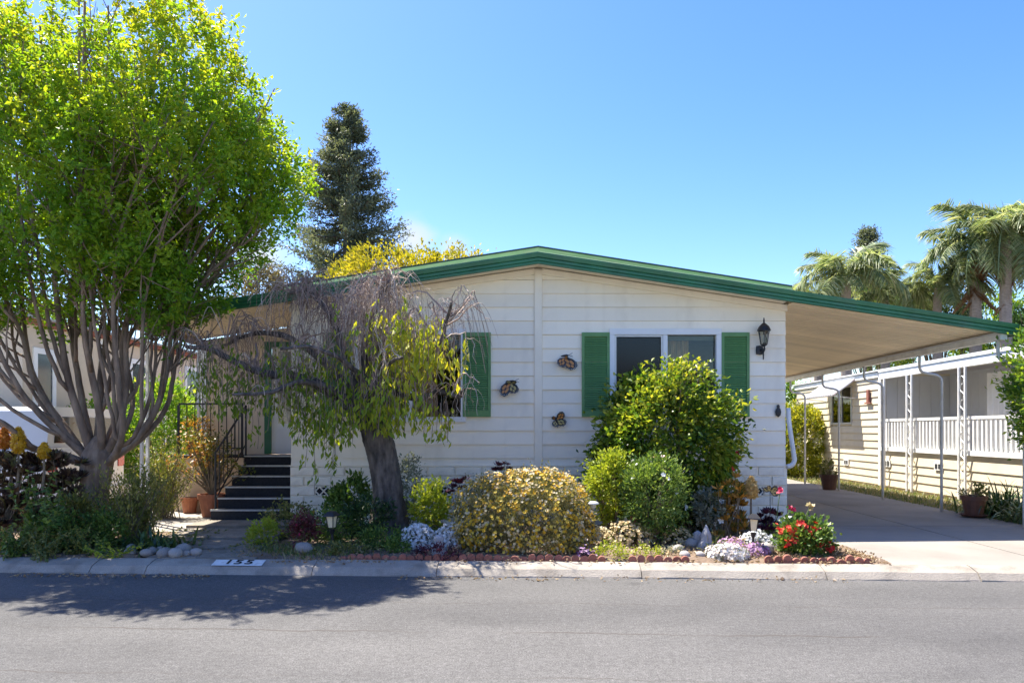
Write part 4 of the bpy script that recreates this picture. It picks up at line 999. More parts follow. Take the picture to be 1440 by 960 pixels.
LM['silver'] = leafmat('silver_leaf', [(0.130, 0.156, 0.117), (0.247, 0.273, 0.208), (0.390, 0.403, 0.325)], .25)
LM['purple'] = leafmat('purple_succulent', [(0.023, 0.008, 0.016), (0.058, 0.013, 0.029), (0.104, 0.023, 0.046)], .08, rough=.35)
LM['darkaeon'] = leafmat('dark_aeonium', [(0.026, 0.019, 0.016), (0.064, 0.035, 0.029), (0.120, 0.080, 0.048), (0.160, 0.160, 0.064)], .12, rough=.4)
LM['redleaf'] = leafmat('red_leaf', [(0.070, 0.017, 0.025), (0.140, 0.035, 0.042), (0.224, 0.084, 0.070)], .25)
LM['coral'] = leafmat('orange_green_leaf', [(0.078, 0.104, 0.026), (0.221, 0.182, 0.039), (0.494, 0.221, 0.039), (0.650, 0.338, 0.065)], .3)
LM['jade'] = leafmat('jade_leaf', [(0.096, 0.132, 0.030), (0.240, 0.240, 0.048), (0.540, 0.264, 0.048), (0.696, 0.264, 0.084)], .25, rough=.35)
LM['strap'] = leafmat('strap_leaf', [(0.030, 0.068, 0.021), (0.068, 0.120, 0.033), (0.135, 0.195, 0.060)], .22, rough=.35, spec=.5)
LM['feather'] = leafmat('feathery_leaf', [(0.078, 0.111, 0.026), (0.169, 0.195, 0.039), (0.325, 0.312, 0.078), (0.520, 0.468, 0.130)], .35)
LM['grass'] = leafmat('grass_blade', [(0.065, 0.117, 0.026), (0.130, 0.195, 0.039), (0.286, 0.260, 0.104), (0.416, 0.338, 0.169)], .3)
LM['dry'] = leafmat('dry_leaf', [(0.192, 0.120, 0.066), (0.312, 0.216, 0.120), (0.432, 0.324, 0.192)], .15)
def A3(px, py, Y): return at(px, py, Y)
# -- the shrub with yellow flowers
c = at(738, 735, 8.82)
bush('flowering_shrub', 'big rounded shrub covered in small yellow flowers in the middle of the flower bed', 'shrub', (c[0], 8.86, .32), (.92, .80, .76), 40000, .040, LM['yellowshrub'], 3, nc=1300, sig=.045, w=.40, lump=.16, nst=60, r0=.008, shell=.5, updir=.8,
     flowers=[('yellow_blossoms', LM['yellow'], 2300, .021, 0), ('pale_blossoms', LM['cream'], 700, .017, .05), ('faded_blossoms', LM['dryflower'], 600, .020, .02)])
# -- camellia and rose
c = at(938, 620, 9.95)
bush('camellia_bush', 'large glossy green bush with a few red flowers in front of the right window', 'bush', (c[0], 9.98, 1.28), (1.08, .80, 1.10), 21000, .088, LM['camellia'], 5, nc=620, sig=.085, w=.52, lump=.26, nst=46, r0=.016, shell=.62, updir=.25, droop=.22,
     flowers=[('red_blossoms', LM['red'], 16, .055, 0)])
c = at(918, 690, 9.0)
bush('rose_bush', 'pale green rose bush with white buds standing before the large glossy bush', 'bush', (c[0], 9.02, .74), (.50, .42, .56), 6200, .055, LM['rose'], 8, nc=260, sig=.06, w=.5, lump=.34, nst=30, r0=.010, shell=.5, updir=.6,
     flowers=[('white_blossoms', LM['white'], 34, .032, 0), ('pink_blossoms', LM['pink'], 5, .035, 0)])
c = at(858, 660, 9.25)
bush('rose_bush', 'small lime tinted shrub at the lower left of the large glossy bush', 'bush', (c[0], 9.35, .88), (.34, .36, .50), 2600, .06, LM['lime'], 9, nc=110, sig=.06, nst=18)
c = at(998, 712, 9.3)
bush('leafy_plant', 'pale soft leaved plant between the rose bush and the orange tinged plant', 'plant', (c[0], 9.3, .52), (.24, .22, .30), 1300, .06, LM['silver'], 10, nst=14, flowers=[('white_blossoms', LM['white'], 10, .04, 0)])
rl0 = lambda n, x0, x1, y0, y1: [(rng.uniform(x0, x1), rng.uniform(y0, y1)) for _ in range(n)]
# -- aloe like plant with orange rosettes and flower spike
def rosette_plant(name, label, cat, px, Y, heads, leaf, size, z0=.11, stemm=stem_m, leaves=18, r0=.012, x=None, group=None):
    x = atx(px, Y) if x is None else x; t = thing(name, label, cat, (x, Y, z0), group)
    C = np.array([at(hx, hy, Y + rng.uniform(-.14, .14)) for hx, hy in heads]); s = size * rng.uniform(.75, 1.15, len(C))
    g = G(); rosettes(g, C, s.mean(), leaves, nrm=rng.normal(size=(len(C), 3)) * .4); part(t, 'rosette', g, leaf, kind='stuff')
    sg = G(); b = np.array([(x, Y, z0 - .03)]) + rng.normal(size=(len(C), 3)) * np.array([.07, .05, 0]); stems(sg, b, C, r0, bow=.03); part(t, 'stems', sg, stemm)
    return t
rosette_plant('succulent', 'orange and green succulent cluster beside the pale flower spike', 'succulent', 1028, 9.2, [(1015, 712), (1028, 682), (1036, 700), (1020, 735), (1042, 725), (1030, 752), (1012, 752), (1046, 745), (1034, 672), (1024, 700), (1040, 690)] + rl0(40, 1010, 1048, 676, 758), LM['coral'], .125)
def flower_cone(name, label, px, py0, py1, Y, wid, m, stem_to, grp=None):
    a, b = at(px, py0, Y), at(px, py1, Y); h = a[2] - b[2]
    t = thing(name, label, 'flower', (b[0], Y, b[2] - stem_to), grp)
    n = 1100; u = rng.uniform(0, 1, n); th = rng.uniform(0, 2 * pi, n); rad = wid * np.sin(np.clip((u * .92 + .10), 0, 1) * pi) ** .7 * (1 - .35 * u)
    P = np.stack([b[0] + rad * np.cos(th), Y + rad * np.sin(th), b[2] + h * u], 1); D = np.stack([np.cos(th), np.sin(th), .4 + 0 * th], 1)
    g = G(); blossoms(g, P + unit(n) * .018 * rng.uniform(.2, 1.6, n)[:, None], D + unit(n) * .9, .017, 4); part(t, 'blossom_cone', g, m, kind='stuff')
    part(t, 'stem', G().tube([(b[0] - .02, Y, b[2] - stem_to), (b[0], Y, b[2] - stem_to / 2), (b[0], Y, b[2] + h * .7)], [.018, .015, .008], 6), stem_m)
flower_cone('flower_spike', 'pale yellow flower cone on a tall stem in front of the house corner', 1056, 671, 700, 9.2, .085, LM['spike'], .50)
# butterfly on a stake
root = thing('butterfly_stake', 'brown butterfly on a thin stake in front of the white skirting', 'garden stake', (atx(1083, 9.0), 9.0, .1))
c = at(1083, 690, 9.0)
for (ang, l_, w_, tl) in ((.5, .10, .09, .3), (-.3, .11, .09, .3), (2.9, .10, .07, .2), (2.2, .08, .07, .3)):
    o_ = np.array((cos(ang) * cos(tl), -sin(tl), sin(ang) * cos(tl))); wing(root, c, o_, np.array((-sin(ang), 0, cos(ang))), l_, w_, .9)
part(root, 'stake', G().tube([(c[0], 9.0, .08), c], .004, 5), black_m)
rosette_plant('dark_succulent', 'dark purple succulent with magenta flowers near the driveway corner', 'succulent', 1085, 9.05, [(1070, 728), (1082, 720), (1094, 726), (1088, 738), (1076, 738), (1066, 736)] + rl0(14, 1064, 1098, 722, 748), LM['purple'], .11)
def wild_flower(label, px, py, Y, m, base_px):
    c = at(px, py, Y); b = np.array((atx(base_px, Y), Y, .1)); t = thing('tall_flower', label, 'flower', b)
    part(t, 'stem', G().tube(smoothpath([(*b, 1), *[((b[0] * (1 - u) + c[0] * u), Y, .1 + (c[2] - .1) * (u ** .6), 1) for u in (.4, .75)], (*c, 1)], 9)[:, :3], .005, 5), stem_g)
    g = G(); blossoms(g, np.repeat(c[None], 6, 0) + rng.normal(size=(6, 3)) * .018, unit(6), .035); part(t, 'petals', g, m)
wild_flower('magenta flower high on a thin stalk right of the butterfly stake', 1097, 691, 8.9, LM['magenta'], 1090)
wild_flower('magenta flower on a bent stalk above the red geranium', 1112, 714, 8.8, LM['magenta'], 1095)
wild_flower('small faded flower stalk leaning over the driveway edge', 1140, 712, 8.7, LM['dryflower'], 1118)
# geranium
c = at(1130, 760, 8.3)
bush('red_geranium', 'geranium bush with bright red flower heads at the driveway corner of the bed', 'flowering plant', (c[0], 8.28, .30), (.33, .28, .25), 2400, .055, LM['green'], 21, nc=110, sig=.05, w=.8, nst=16, lump=.22)
root = [o for o in COL.objects if o.name == 'red_geranium'][0]; fg = G(); 
for (px, py) in ((1124, 735), (1097, 744), (1112, 745), (1138, 750), (1121, 757), (1110, 765), (1168, 770), (1146, 742), (1152, 764), (1130, 741)):
    q = at(px, py, 8.10); k = 14; blossoms(fg, q + rng.normal(size=(k, 3)) * .025, unit(k) + np.array([0, -.4, .5]), .028)
part(root, 'red_blossoms', fg, LM['red'], kind='stuff')
# white, lilac and cream mounds
def mound(name, label, px, py0, py1, hw_px, Y, flm, cnt, fs, leaf, n, depth=.75, seed=0, zb=.10, pet=4, cat='flowers'):
    a = at(px, py0, Y); hw = hw_px * Y / FPX; h = max(.08, a[2] - zb)
    return bush(name, label, cat, (a[0], Y, zb + h * .25), (hw, hw * depth, h * .80), n, .035, leaf, seed, nc=max(30, n // 12), sig=.03, lump=.18, nst=0, shell=.8, base=(a[0], Y, zb), flowers=[('blossoms', flm, cnt, fs, .06)])
mound('white_flowers', 'big mound of white flowers spilling over the kerb', 1023, 767, 802, 31, 8.02, LM['pinkwhite'], 700, .020, LM['silver'], 500, seed=31)
mound('white_flowers', 'low drift of white flowers behind the cream lantern by the geranium', 1066, 750, 775, 28, 8.72, LM['white'], 460, .020, LM['silver'], 350, seed=32)
mound('lilac_flowers', 'lilac flowers between the white mound and the geranium', 1062, 766, 792, 20, 8.22, LM['lilac'], 330, .018, LM['weed'], 320, seed=33)
mound('lilac_flowers', 'faded pinkish flowers above the big white mound', 1030, 757, 780, 24, 8.42, LM['lilac'], 170, .018, LM['dryflower'], 420, seed=34)
mound('white_flowers', 'bright white flowers at the foot of the weeping tree', 590, 737, 778, 26, 8.72, LM['white'], 900, .020, LM['silver'], 500, seed=35)
mound('white_flowers', 'small white flower patch behind the stone rabbit', 630, 740, 772, 18, 8.62, LM['white'], 380, .020, LM['silver'], 260, seed=36)
mound('purple_plants', 'low dark purple ground plants before the white flowers', 612, 767, 786, 36, 8.08, LM['redleaf'], 40, .016, LM['purple'], 1100, seed=37, cat='plants')
mound('cream_flowers', 'dry cream flowers between the yellow shrub and the rose bush', 885, 737, 775, 34, 8.85, LM['dryflower'], 620, .020, LM['weed'], 700, seed=38)
mound('cream_flowers', 'faded cream flowers at the foot of the yellow flowered shrub', 842, 742, 775, 18, 8.95, LM['cream'], 260, .018, LM['weed'], 300, seed=39)
mound('lime_plant', 'lime green succulent mound beside the kerb edging', 860, 762, 795, 24, 8.05, LM['dryflower'], 60, .016, LM['lime'], 900, seed=40, cat='plant')
mound('lime_plant', 'smaller lime green plant right of the cream flowers', 908, 770, 790, 22, 8.2, LM['cream'], 40, .016, LM['lime'], 520, seed=41, cat='plant')
mound('lilac_flowers', 'tiny lilac flowers left of the lime green mound', 824, 772, 788, 14, 8.05, LM['lilac'], 90, .016, LM['purple'], 160, seed=42)
for (nm, lab, px, py, Y, r, n, L, lf, sd) in [
    ('leafy_plant', 'mixed green plants hiding the foot of the spreading tree trunk', 150, 745, 8.75, (.30, .22, .26), 1300, .055, 'green', 43),
    ('leafy_plant', 'dusty green plant left of the spreading tree trunk foot', 108, 725, 8.9, (.26, .22, .30), 1200, .06, 'weed', 44),
    ('leafy_plant', 'low green plants in front of the dark aeoniums by the kerb', 40, 765, 8.35, (.55, .20, .18), 1700, .045, 'weed', 45),
    ('leafy_plant', 'olive green plant between the aeoniums and the kerb weeds', 85, 755, 8.55, (.30, .20, .24), 1200, .055, 'green', 46)]:
    c = at(px, py, Y); bush(nm, lab, 'plant', (c[0], Y, max(.12 + r[2] * .25, c[2])), r, n, L, LM[lf], sd, nc=max(24, n // 16), sig=.05, lump=.3, nst=10, r0=.006, stem=stem_g)
mound('cream_flowers', 'dry seed heads and tan stalks behind the two grey stone figures', 955, 742, 772, 26, 9.0, LM['dryflower'], 240, .018, LM['weed'], 420, seed=47)
mound('low_plant', 'low green creeping plant between the stones and the big white mound', 1000, 768, 785, 16, 8.35, LM['cream'], 40, .014, LM['weed'], 380, seed=48, cat='plant')
mound('low_plant', 'grey green creeping plant around the stones right of the lime plants', 945, 772, 788, 18, 8.25, LM['dryflower'], 60, .014, LM['silver'], 380, seed=49, cat='plant')
mound('low_plant', 'dry trailing plant at the right end of the flower bed by the driveway', 1185, 776, 792, 20, 8.15, LM['dryflower'], 60, .014, LM['dry'], 420, seed=50, cat='plant')
mound('low_plant', 'green weeds under the dark purple succulent near the driveway corner', 1092, 738, 765, 22, 8.95, LM['magenta'], 14, .018, LM['green'], 520, seed=62, cat='plant')
bush('leafy_plant', 'dark leafy plant under the big glossy bush beside the orange succulent', 'plant', (atx(972, 9.6), 9.6, .42), (.36, .26, .32), 1500, .065, LM['deepgreen'], 63, nst=12)
# plants round the weeping tree
def wpt(px, py, Y): return at(px, py, Y)
for (nm, lab, px, py, Y, r, n, L, lf, sd, fl) in [
    ('leafy_plant', 'broad leaved green plant against the skirting left of the weeping trunk', 492, 706, 9.9, (.33, .25, .33), 1500, .085, 'green', 51, None),
    ('leafy_plant', 'dark low plant hugging the left of the weeping trunk', 515, 730, 9.2, (.36, .3, .28), 1700, .055, 'deepgreen', 52, None),
    ('silver_shrub', 'tall thin silvery shrub just right of the weeping trunk', 576, 690, 9.75, (.16, .16, .55), 1300, .045, 'silver', 53, None),
    ('leafy_plant', 'yellow green plant between the silvery shrub and the yellow flowered shrub', 607, 712, 9.45, (.26, .22, .32), 1400, .07, 'lime', 54, None),
    ('red_leaf_plant', 'dark red leaved plant in the green cover beside the steps', 428, 742, 8.75, (.20, .17, .15), 700, .05, 'redleaf', 55, [('tiny_flowers', LM['magenta'], 14, .015, 0)]),
    ('leafy_plant', 'light green plant at the corner of the path and the bed', 368, 748, 8.9, (.19, .17, .20), 700, .05, 'lime', 56, None),
    ('weed_patch', 'weedy plants with tiny yellow flowers along the skirting by the steps', 405, 728, 9.7, (.42, .28, .22), 1500, .045, 'weed', 57, [('tiny_flowers', LM['yellow'], 26, .018, 0)]),
    ('leafy_plant', 'mixed green plants behind the black path light', 462, 742, 9.1, (.40, .28, .26), 1800, .045, 'green', 58, None),
    ('leafy_plant', 'mossy green plant at the foot of the weeping trunk', 535, 760, 8.75, (.34, .26, .16), 1500, .04, 'green', 59, None),
    ('leafy_plant', 'round green plant left of the white flowers', 560, 768, 8.35, (.14, .13, .13), 500, .045, 'green', 60, None),
    ('weed_patch', 'low brownish weeds beside the kerb edging under the weeping tree', 480, 778, 8.32, (.40, .14, .08), 900, .04, 'weed', 61, None)]:
    c = wpt(px, py, Y)
    bush(nm, lab, 'plant', (c[0], Y, max(.12 + r[2] * .25, c[2] - .0)), r, n, L, LM[lf], sd, nc=max(24, n // 16), sig=.045, lump=.3, nst=10, r0=.006, flowers=fl, stem=stem_g)
rosette_plant('purple_succulent', 'dark purple rosettes rising behind the yellow flowered shrub', 'succulent', 705, 9.75, [(700, 655), (710, 652), (705, 662), (697, 662), (714, 660)], LM['purple'], .10)
rosette_plant('purple_succulent', 'dark purple rosettes at the upper left of the yellow flowered shrub', 'succulent', 650, 9.45, [(646, 680), (655, 674), (638, 686), (650, 688), (641, 678), (632, 690)], LM['purple'], .10)
# grass tufts
def grass(name, label, pts, n, h, leaf=LM['grass'], spread=.25, w=.008, kind=True):
    P = np.concatenate([np.array((atx(px, Y), Y, .09))[None] + rng.normal(size=(n, 3)) * np.array([spread * sx, spread * .5, .0]) for px, Y, sx in pts])
    A = unit(len(P)) * .5 + np.array([0, 0, 1.]); g = G(); g.blades(P, A, h * rng.uniform(.5, 1.2, len(P)), w, rng.uniform(.2, .9, len(P)), rng.uniform(0, 1, len(P)), 0, 4)
    stuff(name, label, 'grass', g, leaf, tuple(P.mean(0)))
grass('grass', 'short green grass in front of the red leaved plant', [(420, 8.4, 1.2), (455, 8.25, 1), (395, 8.6, .8)], 420, .16)
grass('grass', 'yellowish grass tuft near the stone gnome', [(1012, 8.8, .35), (1005, 8.7, .3)], 90, .30)
def litter(name, label, spans, n, leaf=LM['dry'], L=.04):
    P = []
    for (pa, pb, Ya, Yb, z) in spans:
        k = n; P.append(np.stack([np.array([atx(p, (Ya + Yb) / 2) for p in rng.uniform(pa, pb, k)]), rng.uniform(Ya, Yb, k), np.full(k, z) + rng.uniform(0, .025, k)], 1))
    P = np.concatenate(P); P[:, 1] += SL * P[:, 0] * .5; g = G(); A = unit(len(P)) * np.array([1, 1, .35]); g.leaves(P, A, L * rng.uniform(.5, 1.3, len(P)), .5, .2, rng.uniform(0, 1, len(P)))
    stuff(name, label, 'leaf litter', g, leaf, tuple(P.mean(0)))
litter('leaf_litter', 'dry brown leaves lying at the path edge and under the flowers', [(330, 470, 8.0, 8.6, .13), (640, 1000, 8.0, 8.7, .14), (1170, 1225, 7.95, 8.15, .125), (380, 560, 7.72, 7.95, .115), (1130, 1240, 7.75, 8.05, .118), (0, 290, 7.45, 7.62, .004), (560, 1200, 7.4, 7.58, .004), (640, 1180, 7.75, 7.9, .118), (1090, 1200, 8.0, 8.3, .13), (20, 290, 7.9, 8.6, .13), (480, 640, 8.0, 8.6, .14)], 170)
litter('bark_mulch', 'tan bark mulch and dry stalks covering the soil between flowers and stones', [(640, 1210, 7.95, 8.9, .135), (930, 1120, 8.0, 9.3, .14), (1080, 1215, 7.9, 8.6, .13)], 1000, LM['dry'], .035)
litter('flower_bed_cover', 'low creeping green cover between the flower bed plants', [(360, 560, 8.4, 10.6, .15), (640, 1090, 8.6, 10.6, .15), (560, 700, 8.9, 10.6, .15), (0, 280, 8.1, 10, .15)], 900, LM['weed'], .05)
# -- left bed
rl = lambda n, x0, x1, y0, y1: [(rng.uniform(x0, x1), rng.uniform(y0, y1)) for _ in range(n)]
rosette_plant('aeonium', 'tall dark aeonium cluster farthest from the tree trunk under yellow flower cones', 'succulent', 5, 9.15, rl(46, -25, 32, 643, 745), LM['darkaeon'], .20, r0=.014, leaves=16)
rosette_plant('aeonium', 'dark aeonium cluster in the middle of the bed left of the trunk', 'succulent', 52, 9.35, rl(46, 28, 76, 645, 745), LM['darkaeon'], .19, r0=.014, leaves=16)
rosette_plant('aeonium', 'dark aeonium cluster leaning against the spreading tree trunk', 'succulent', 92, 9.25, rl(36, 74, 114, 640, 740), LM['darkaeon'], .19, r0=.014, leaves=16)
flower_cone('aeonium_flower', 'orange yellow flower cone by the picture edge in front of the pickup', 6, 602, 630, 9.2, .06, LM['orange'], .5, 'yellow aeonium flower cones')
flower_cone('aeonium_flower', 'largest bright yellow flower cone in front of the pickup', 26, 602, 636, 9.05, .075, LM['yellow'], .5, 'yellow aeonium flower cones')
flower_cone('aeonium_flower', 'small yellow flower cone nearest the spreading tree trunk', 62, 624, 643, 9.1, .055, LM['yellow'], .4, 'yellow aeonium flower cones')
def weed(px, py_top, Y, label, leaf, nstem=9, spread=.18, L=.075, w=.5):
    x = atx(px, Y); h = at(px, py_top, Y)[2] - .11; t = thing('leafy_weed', label, 'plant', (x, Y, .11))
    tips = np.array((x, Y, .11)) + np.stack([rng.normal(size=nstem) * spread, rng.normal(size=nstem) * spread * .7, h * rng.uniform(.55, 1.05, nstem)], 1)
    base = np.array((x, Y, .10)) + rng.normal(size=(nstem, 3)) * np.array([spread * .5, spread * .4, 0])
    g = G(); stems(g, base, tips, .007, bow=.02); part(t, 'stems', g, stem_g)
    u = np.repeat(np.linspace(.12, 1, 13)[None], nstem, 0).ravel(); k = np.repeat(np.arange(nstem), 13)
    for rep in range(3):
        P_ = base[k] + (tips - base)[k] * u[:, None]; A_ = unit(len(P_)) * np.array([1, 1, .45]) + np.array([0, 0, .15])
        if rep == 0: gg = G()
        gg.leaves(P_, A_, L * rng.uniform(.6, 1.2, len(P_)) * (1.25 - .6 * u), w, .12, rng.uniform(0, 1, len(P_)), 0, .3)
    part(t, 'foliage', gg, leaf, kind='stuff')
weed(50, 665, 8.6, 'tall leafy weed in front of the dark aeoniums', LM['green'], 10, .14, .10)
weed(78, 690, 8.35, 'leafy weed in the middle of the bed left of the trunk', LM['green'], 10, .15, .09)
weed(25, 735, 8.15, 'bushy green weed close to the kerb at the left edge', LM['green'], 10, .14, .06)
weed(110, 735, 8.3, 'pale variegated weed by the kerb below the trunk', LM['feather'], 10, .11, .05)
weed(138, 748, 8.25, 'small weed right of the variegated one', LM['green'], 7, .10, .05)
weed(62, 745, 8.0, 'low weed growing at the kerb', LM['weed'], 9, .16, .05)
weed(160, 760, 8.15, 'low lime weed by the stones', LM['lime'], 8, .13, .045)
weed(4, 740, 8.4, 'purplish low weed at the left end of the bed', LM['redleaf'], 8, .12, .05)
# feathery yellow green shrub
def feathery(name, label, px, Y, spread, h, n, leaf, L=.035, z0=.11, cat='shrub'):
    x = atx(px, Y); t = thing(name, label, cat, (x, Y, z0))
    tips = np.array((x, Y, z0)) + np.stack([rng.normal(size=n) * spread, rng.normal(size=n) * spread * .7, h * rng.uniform(.45, 1.05, n)], 1); base = np.array((x, Y, z0)) + rng.normal(size=(n, 3)) * np.array([spread * .3, spread * .3, 0])
    g = G(); stems(g, base, tips, .006, bow=.03); part(t, 'stems', g, stem_m)
    m_ = 46; u = rng.uniform(.2, 1.02, (n, m_)).ravel(); k = np.repeat(np.arange(n), m_); P_ = base[k] + (tips - base)[k] * u[:, None] + rng.normal(size=(n * m_, 3)) * .025
    A_ = unit(len(P_)) * .8 + np.array([0, 0, .9]); gg = G(); gg.leaves(P_, A_, L * rng.uniform(.6, 1.4, len(P_)), .35, .1, np.clip(rng.uniform(0, .6, n)[k] + rng.uniform(0, .4, len(P_)), 0, 1)); part(t, 'foliage', gg, leaf, kind='stuff')
    return t
feathery('feathery_shrub', 'feathery yellow green shrub right of the spreading tree trunk', 190, 9.15, .27, .92, 150, LM['feather'], .045)
feathery('feathery_shrub', 'wispy green shrub beneath the lattice porch posts', 232, 11.3, .30, 1.25, 80, LM['feather'], .045)
def straps(name, label, px, Y, n, L, leaf=LM['strap'], w=.03, sp=.12, z0=.10, x=None):
    x = atx(px, Y) if x is None else x; t = thing(name, label, 'plant', (x, Y, z0)); P_ = np.array((x, Y, z0)) + rng.normal(size=(n, 3)) * np.array([sp, sp * .8, .0])
    A_ = unit(n) * .75 + np.array([0, 0, 1.]); g = G(); g.blades(P_, A_, L * rng.uniform(.6, 1.15, n), w, rng.uniform(.3, .95, n), rng.uniform(0, 1, n), 0, 6); part(t, 'strap_leaves', g, leaf, kind='stuff'); return t
straps('strap_plant', 'dark green strap leaved plant above the river stones', 225, 8.62, 230, .46, w=.034, sp=.16)
straps('strap_plant', 'smaller dark strap leaved plant against the trunk foot', 186, 8.75, 90, .38, w=.03, sp=.10)
# hedge and greenery behind the lattice post
bush('green_hedge', 'bright green hedge behind the porch posts left of the steps', 'hedge', (atx(226, 13.9), 13.9, 1.25), (.74, .6, 1.45), 9000, .085, LM['hedge'], 71, nc=380, sig=.09, lump=.2, nst=18, shell=.6)
bush('green_hedge', 'shaded green hedge seen between the limbs of the spreading tree', 'hedge', (atx(135, 13.8), 13.8, 1.05), (.95, .5, 1.15), 5200, .085, LM['hedge'], 72, nc=240, sig=.09, lump=.25, nst=16, shell=.6)
# jade plant in its pot, pots on the deck
pot(atx(298, 11.55), 11.55, .16, .20, .36, 'terracotta pot with orange tinged plant at the foot of the steps', terracotta)
def jade(label, px, Y, z0, w_, h, n):
    x = atx(px, Y); t = thing('jade_plant', label, 'plant', (x, Y, z0)); tips = np.array((x - .06, Y, z0)) + np.stack([rng.normal(size=n) * w_, rng.normal(size=n) * w_ * .45, h * rng.uniform(.25, 1.0, n)], 1)
    tips[:, 1] = np.minimum(tips[:, 1], Y + .42); g = G(); stems(g, (x, Y, z0), tips, .02, bow=.06); part(t, 'stems', g, stem_m)
    k = np.repeat(np.arange(n), 26); P_ = tips[k] + rng.normal(size=(len(k), 3)) * .07; gg = G(); rr = np.clip((P_[:, 2] - z0) / h * -.3 + .55 + rng.uniform(-.4, .4, len(k)) + (x - P_[:, 0]) * .6, 0, 1)
    gg.leaves(P_, unit(len(k)) + np.array([0, 0, .4]), .06 * rng.uniform(.6, 1.2, len(k)), .6, .05, rr); part(t, 'foliage', gg, LM['jade'], kind='stuff')
jade('orange tinged jade plant growing from the terracotta pot by the steps', 297, 11.55, .50, .30, .95, 52)
pot(-5.62, 12.0, .16, .13, .26, 'low terracotta planter beside the deck panel', terracotta)
pot(-5.74, 12.45, 1.09, .14, .22, 'orange pot standing on the porch deck behind the railing', mat('orange_glaze', (.50, .13, .035), .35))
bush('potted_plant', 'spindly plant in the orange pot on the porch deck', 'plant', (-5.70, 12.45, 1.50), (.30, .18, .25), 420, .06, LM['coral'], 77, nst=12, base=(-5.74, 12.45, 1.28), nc=30, sig=.06)
# -- right side: pots, straps, grass, bushes
pot(atx(1166, 17.6), 17.6, .10, .21, .36, 'dark pot on the far edge of the driveway by the cream siding', dark_pot)
bush('potted_plant', 'small green plant in the dark pot far up the driveway', 'plant', (atx(1166, 17.6), 17.6, .62), (.24, .22, .22), 420, .07, LM['weed'], 81, nst=8, base=(atx(1166, 17.6), 17.6, .42), nc=24)
pot(7.02, 12.0, .13, .19, .32, 'brown pot on a saucer beside the strap leaved plant at the porch', mat('brown_pot', (.13, .055, .035), .6, .2, 9), True)
bush('potted_plant', 'sparse plant in the brown pot beside the porch', 'plant', (7.02, 12.0, .52), (.18, .17, .13), 260, .06, LM['weed'], 82, nst=8, base=(7.02, 12.0, .42), nc=18)
straps('strap_plant', 'large arching strap leaved plant in front of the white railed porch', 0, 12.3, 260, 1.0, w=.036, sp=.26, x=7.72)
straps('strap_plant', 'arching strap leaved plant under the leafy tree at the right edge', 0, 11.3, 200, .8, w=.034, sp=.24, x=7.65)
g = G(); P_ = np.stack([rng.uniform(7.12, 8.45, 9000), rng.uniform(10.4, 24, 9000) , np.full(9000, .08)], 1)
keep = (P_[:, 0] > 7.25) | (rng.uniform(size=9000) < .35); P_ = P_[keep]; A_ = unit(len(P_)) * .5 + np.array([0, 0, 1.]); g.blades(P_, A_, .14 * rng.uniform(.3, 1.3, len(P_)), .012, rng.uniform(.2, .9, len(P_)), rng.uniform(0, 1, len(P_)), 0, 3)
stuff('grass', 'dry grass strip between the driveway and the neighbouring porch', 'grass', g, LM['grass'], (7.8, 16, .08))
bush('round_bush', 'golden green rounded bush at the far end of the driveway', 'bush', (7.85, 22.6, 1.15), (1.05, .9, 1.2), 14000, .10, LM['goldhedge'], 85, nc=600, sig=.09, lump=.16, nst=14, shell=.7)
bush('tall_shrub', 'taller green shrub behind the golden rounded bush', 'shrub', (8.2, 25.2, 2.0), (1.5, .9, 1.5), 9000, .12, LM['citrus'], 86, nc=220, sig=.13, lump=.25, nst=14, shell=.6)
for i, (x, y, lab) in enumerate([(6.5, 36, 'dark hedge closing the view far beyond the driveway'), (10.5, 37, 'dark hedge far behind the neighbouring cream home'), (-8.5, 38, 'dark hedge far beyond the porch on the left')]):
    bush('far_hedge', lab, 'hedge', (x, y, 1.5), (2.6, 1.0, 1.8), 3500, .22, LM['citrus'], 110 + i, nc=160, sig=.22, nst=10, lump=.2, zmin=.02, base=(x, y, .05))
# ================================================================ trees
LM['crape'] = leafmat('crape_leaf', [(.065, .15, .015), (.12, .25, .02), (.19, .33, .024), (.28, .39, .028), (.40, .44, .035), (.50, .42, .05)], .54, (1.3, 1.3, .45), rough=.4)
LM['redwood'] = leafmat('redwood_needle', [(.06, .08, .058), (.11, .14, .095), (.17, .20, .135), (.26, .28, .18)], .35)
LM['goldtree'] = leafmat('golden_tree_leaf', [(.12, .16, .015), (.32, .30, .02), (.52, .44, .03), (.62, .50, .06)], .4)
LM['browntree'] = leafmat('brown_tree_leaf', [(.07, .065, .035), (.16, .14, .075), (.30, .24, .13)], .25)
LM['palm'] = leafmat('palm_leaflet', [(.11, .16, .08), (.20, .27, .13), (.31, .37, .21), (.48, .49, .34)], .45)
LM['deadpalm'] = leafmat('dead_frond', [(.18, .09, .04), (.32, .17, .08)], .15)
LM['cherry'] = leafmat('cherry_leaf', [(.09, .17, .02), (.19, .30, .03), (.36, .42, .04), (.55, .52, .06)], .5, (1.3, 1.2, .4))
